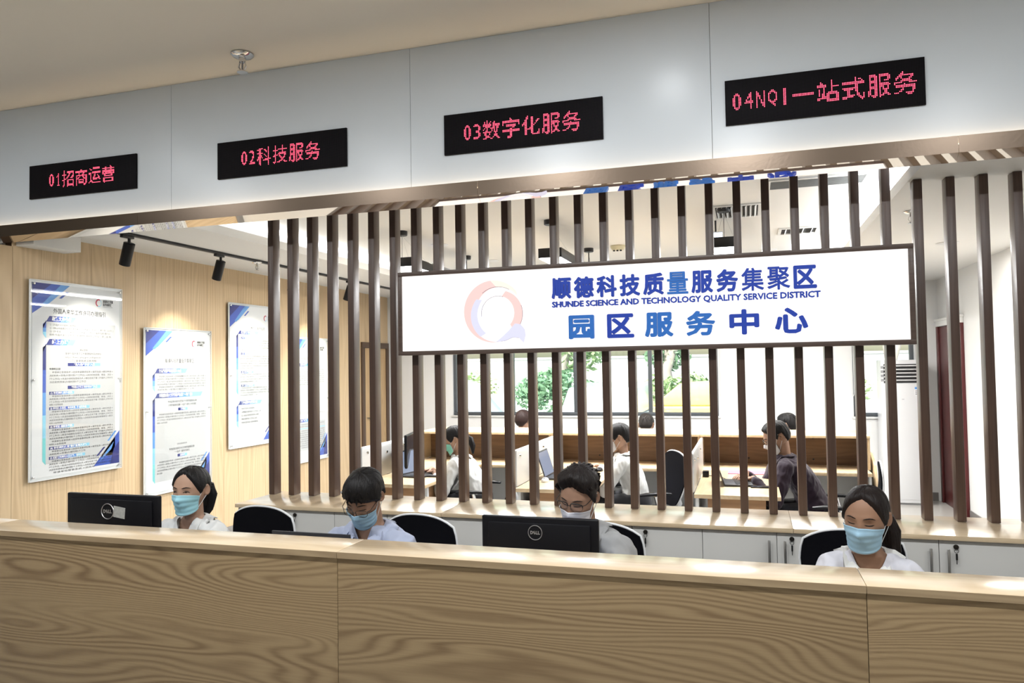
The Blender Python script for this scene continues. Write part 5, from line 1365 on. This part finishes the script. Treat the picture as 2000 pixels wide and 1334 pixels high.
        for s, e in ((-1, 0), (1, nu_)):
            ear = [Vector((s*.079, .006, .024)), Vector((s*.080, .030, .012)), Vector((s*.078, .031, -.012)), Vector((s*.076, .014, -.034))]
            lp = MB(); lp.tube([pts[1*w_+e]]+[HM @ p for p in ear]+[pts[(nv_-2)*w_+e]], .0013*sc, 6); lp.build('ear_loop', WM, mk, smooth=60)
    # ---- glasses
    if cfg.get('glasses'):
        GM = mat('glasses_frame', (.015, .013, .012), .3); gz = cfg.get('gz', -.004); g = MB(); half = cfg['glasses'] == 'half'
        for s in (-1, 1):
            c = Vector((s*.0335, -.108, gz)); rim = []
            for k in range(28):
                a = 2*math.pi*k/28; e = .55
                rim.append(c+Vector((.0265*math.copysign(abs(math.cos(a))**e, math.cos(a)), .010*(math.cos(a)*s > 0)*abs(math.cos(a))**2, .0175*math.copysign(abs(math.sin(a))**e, math.sin(a)))))
            if half:
                g.tube([HM @ p for p in rim[0:15]], .0024*sc, 6); g.tube([HM @ p for p in rim[14:]+rim[:1]], .0007*sc, 5)
            else: g.tube([HM @ p for p in rim], .0013*sc, 6, closed=True)
            g.tube([HM @ Vector(p) for p in ((s*.059, -.099, gz+.008), (s*.071, -.085, gz+.010), (s*.0795, .010, gz+.014), (s*.078, .035, gz-.008))], .0017*sc, 6)
            ln = MB(); ln.add([HM @ p for p in rim], [tuple(range(28))]); 
            cfg.setdefault('_l', []).append(ln)
        g.tube([HM @ Vector(p) for p in ((-.009, -.110, gz+.004), (0, -.113, gz+.007), (.009, -.110, gz+.004))], .0015*sc, 6)
        go = g.build('glasses', GM, root, smooth=60)
        for ln in cfg['_l']: ln.build('lens', glass('lens_glass', (.97, .98, .98)), go)
    return root

GRP1, GRP2 = 'staff seated behind the reception counter', 'staff seated at the office desks'
SHW = cloth('cloth_white', (.70, .70, .68)); SHB = cloth('cloth_pale_blue', (.38, .42, .55)); SHG = cloth('cloth_grey', (.30, .30, .30)); SHL = cloth('cloth_white_cool', (.60, .60, .66)); SHP = cloth('cloth_purple', (.016, .005, .016))
MBL = mask_mat('mask_blue', (.33, .53, .68)); MTQ = mask_mat('mask_turquoise', (.33, .62, .70)); MWH = mask_mat('mask_white', (.68, .67, .70)); MGR = mask_mat('mask_green', (.25, .66, .52))
person(dict(label='woman with low black ponytail, white blouse and turquoise mask by the left monitor', group=GRP1, head=(-2.575, 3.045, 1.117), hs=.92, fem=True, yaw=-4, hyaw=5, pitch=1, lean=.17, shirt=SHW, hair='tied', part=.012, mask=MTQ, eye=.5, gaze=-.003,
            tails=[([(0, .095, .02), (.012, .125, -.005), (.020, .135, -.06), (.015, .125, -.12), (.005, .115, -.17)], [.020, .030, .034, .028, .008])], vdepth=.10, vwidth=.42, collar='stand', open=1.1, seed=3, sleeve=1.9, skin='skin_a', neck=.005))
person(dict(label='man with a black bowl fringe and glasses in a light blue shirt, head bowed', group=GRP1, head=(-1.575, 2.915, 1.140), hs=.91, sw=.160, yaw=-4, hyaw=-2, pitch=30, roll=6, lean=.20, shirt=SHB, hair='bowl', mask=MBL, mask_z=-.010, glasses='full', gz=-.012, eye=0, collar='wide', open=.9, vdepth=.085, vwidth=.42, seed=5, sleeve=1.0, neck=-.012, skin='skin_b', skin_c=(.33, .19, .125), locks=60))
person(dict(label='man with swept dark hair and half-rim glasses in a grey polo', group=GRP1, head=(-.675, 3.07, 1.148), hs=.92, yaw=-14, hyaw=-13, pitch=17, roll=7, lean=.20, shirt=SHG, hair='quiff', hair_m='hair_darkbrown', hair_c=(.011, .008, .0075), mask=MWH, mask_z=-.012, glasses='half', gz=.0, eye=.1, collar='narrow', open=.7, vdepth=.06, vwidth=.4, seed=8, locks=150, sleeve=.85, neck=-.018, skin='skin_c', skin_c=(.31, .18, .12), sw=.165))
person(dict(label='woman with side ponytail and wide-collared white blouse at the right of the counter', group=GRP1, head=(.408, 3.10, 1.103), hs=.95, sw=.125, fem=True, yaw=-8, hyaw=-22, pitch=8, roll=3, lean=.17, shirt=SHL, hair='tied', hair_m='hair_brownblack', hair_c=(.011, .007, .006), mask=MBL, eye=.12, collar='wide', collar_m=SHW, open=1.1, vdepth=.115, vwidth=.45, seed=11, sleeve=.75, skin='skin_d', skin_c=(.31, .175, .112),
            tails=[([(.02, .085, .01), (.045, .105, -.03), (.066, .098, -.09), (.078, .080, -.15), (.082, .075, -.19)], [.020, .032, .034, .028, .008])]))
person(dict(label='woman with green mask and dark ponytail in white at the leftmost office desk', group=GRP2, head=(-2.455, 6.20, 1.055), fem=True, yaw=-84, hyaw=-84, pitch=16, lean=.16, shirt=SHW, hair='tied', mask=MGR, eye=.2, collar='stand', vdepth=.05, vwidth=.3, seed=14, sleeve=1.75, rh=(-2.70, 6.24, .79), lh=(-2.62, 6.10, .785),
            tails=[([(0, .095, .01), (.0, .125, -.03), (.0, .128, -.09), (.0, .115, -.16)], [.018, .028, .026, .008])]))
person(dict(label='woman with a long braid in a loose white shirt at the middle office desk', group=GRP2, head=(-1.055, 6.42, 1.070), fem=True, yaw=-80, hyaw=-92, pitch=10, lean=.10, shirt=SHW, hair='tied', mask=MWH, eye=.2, collar='narrow', vdepth=.05, vwidth=.3, seed=17, sleeve=1.8, rh=(-1.30, 6.66, .80), lh=(-1.33, 6.28, .79),
            braid=[([(.0, .10, .0), (.01, .115, -.06), (.0, .11, -.13), (-.01, .10, -.21)], .020)]))
person(dict(label='man with short black hair in a dark purple shirt at an office desk', group=GRP2, head=(.205, 6.30, 1.100), yaw=-84, hyaw=-84, pitch=24, lean=.22, shirt=SHP, hair='short', mask=MWH, mask_z=-.01, glasses='full', eye=0, collar='narrow', vdepth=.05, vwidth=.3, seed=20, sleeve=1.85, rh=(-.03, 6.36, .80), lh=(.02, 6.16, .79), skin='skin_b', skin_c=(.33, .19, .125)))
person(dict(label='red-brown head of a person mostly hidden behind the hutch under the left window', group='people hidden behind the office hutches', head=(-2.44, 8.25, 1.07), fem=True, yaw=165, pitch=10, shirt=SHW, hair='loose', hair_m='hair_redbrown', hair_c=(.022, .011, .009), seed=23, eye=0))
person(dict(label='person behind the hutch, only a low dark crown of hair showing below the window mullion', group='people hidden behind the office hutches', head=(-1.07, 8.35, 1.025), yaw=180, pitch=10, shirt=SHG, hair='short', hair_m='hair_softblack', hair_c=(.02, .016, .014), seed=26, eye=0))
person(dict(label='person behind the hutch, black-haired head and ear showing past the man in purple', group='people hidden behind the office hutches', head=(.375, 8.3, 1.035), yaw=-125, pitch=10, shirt=SHB, hair='short', seed=29, eye=0))
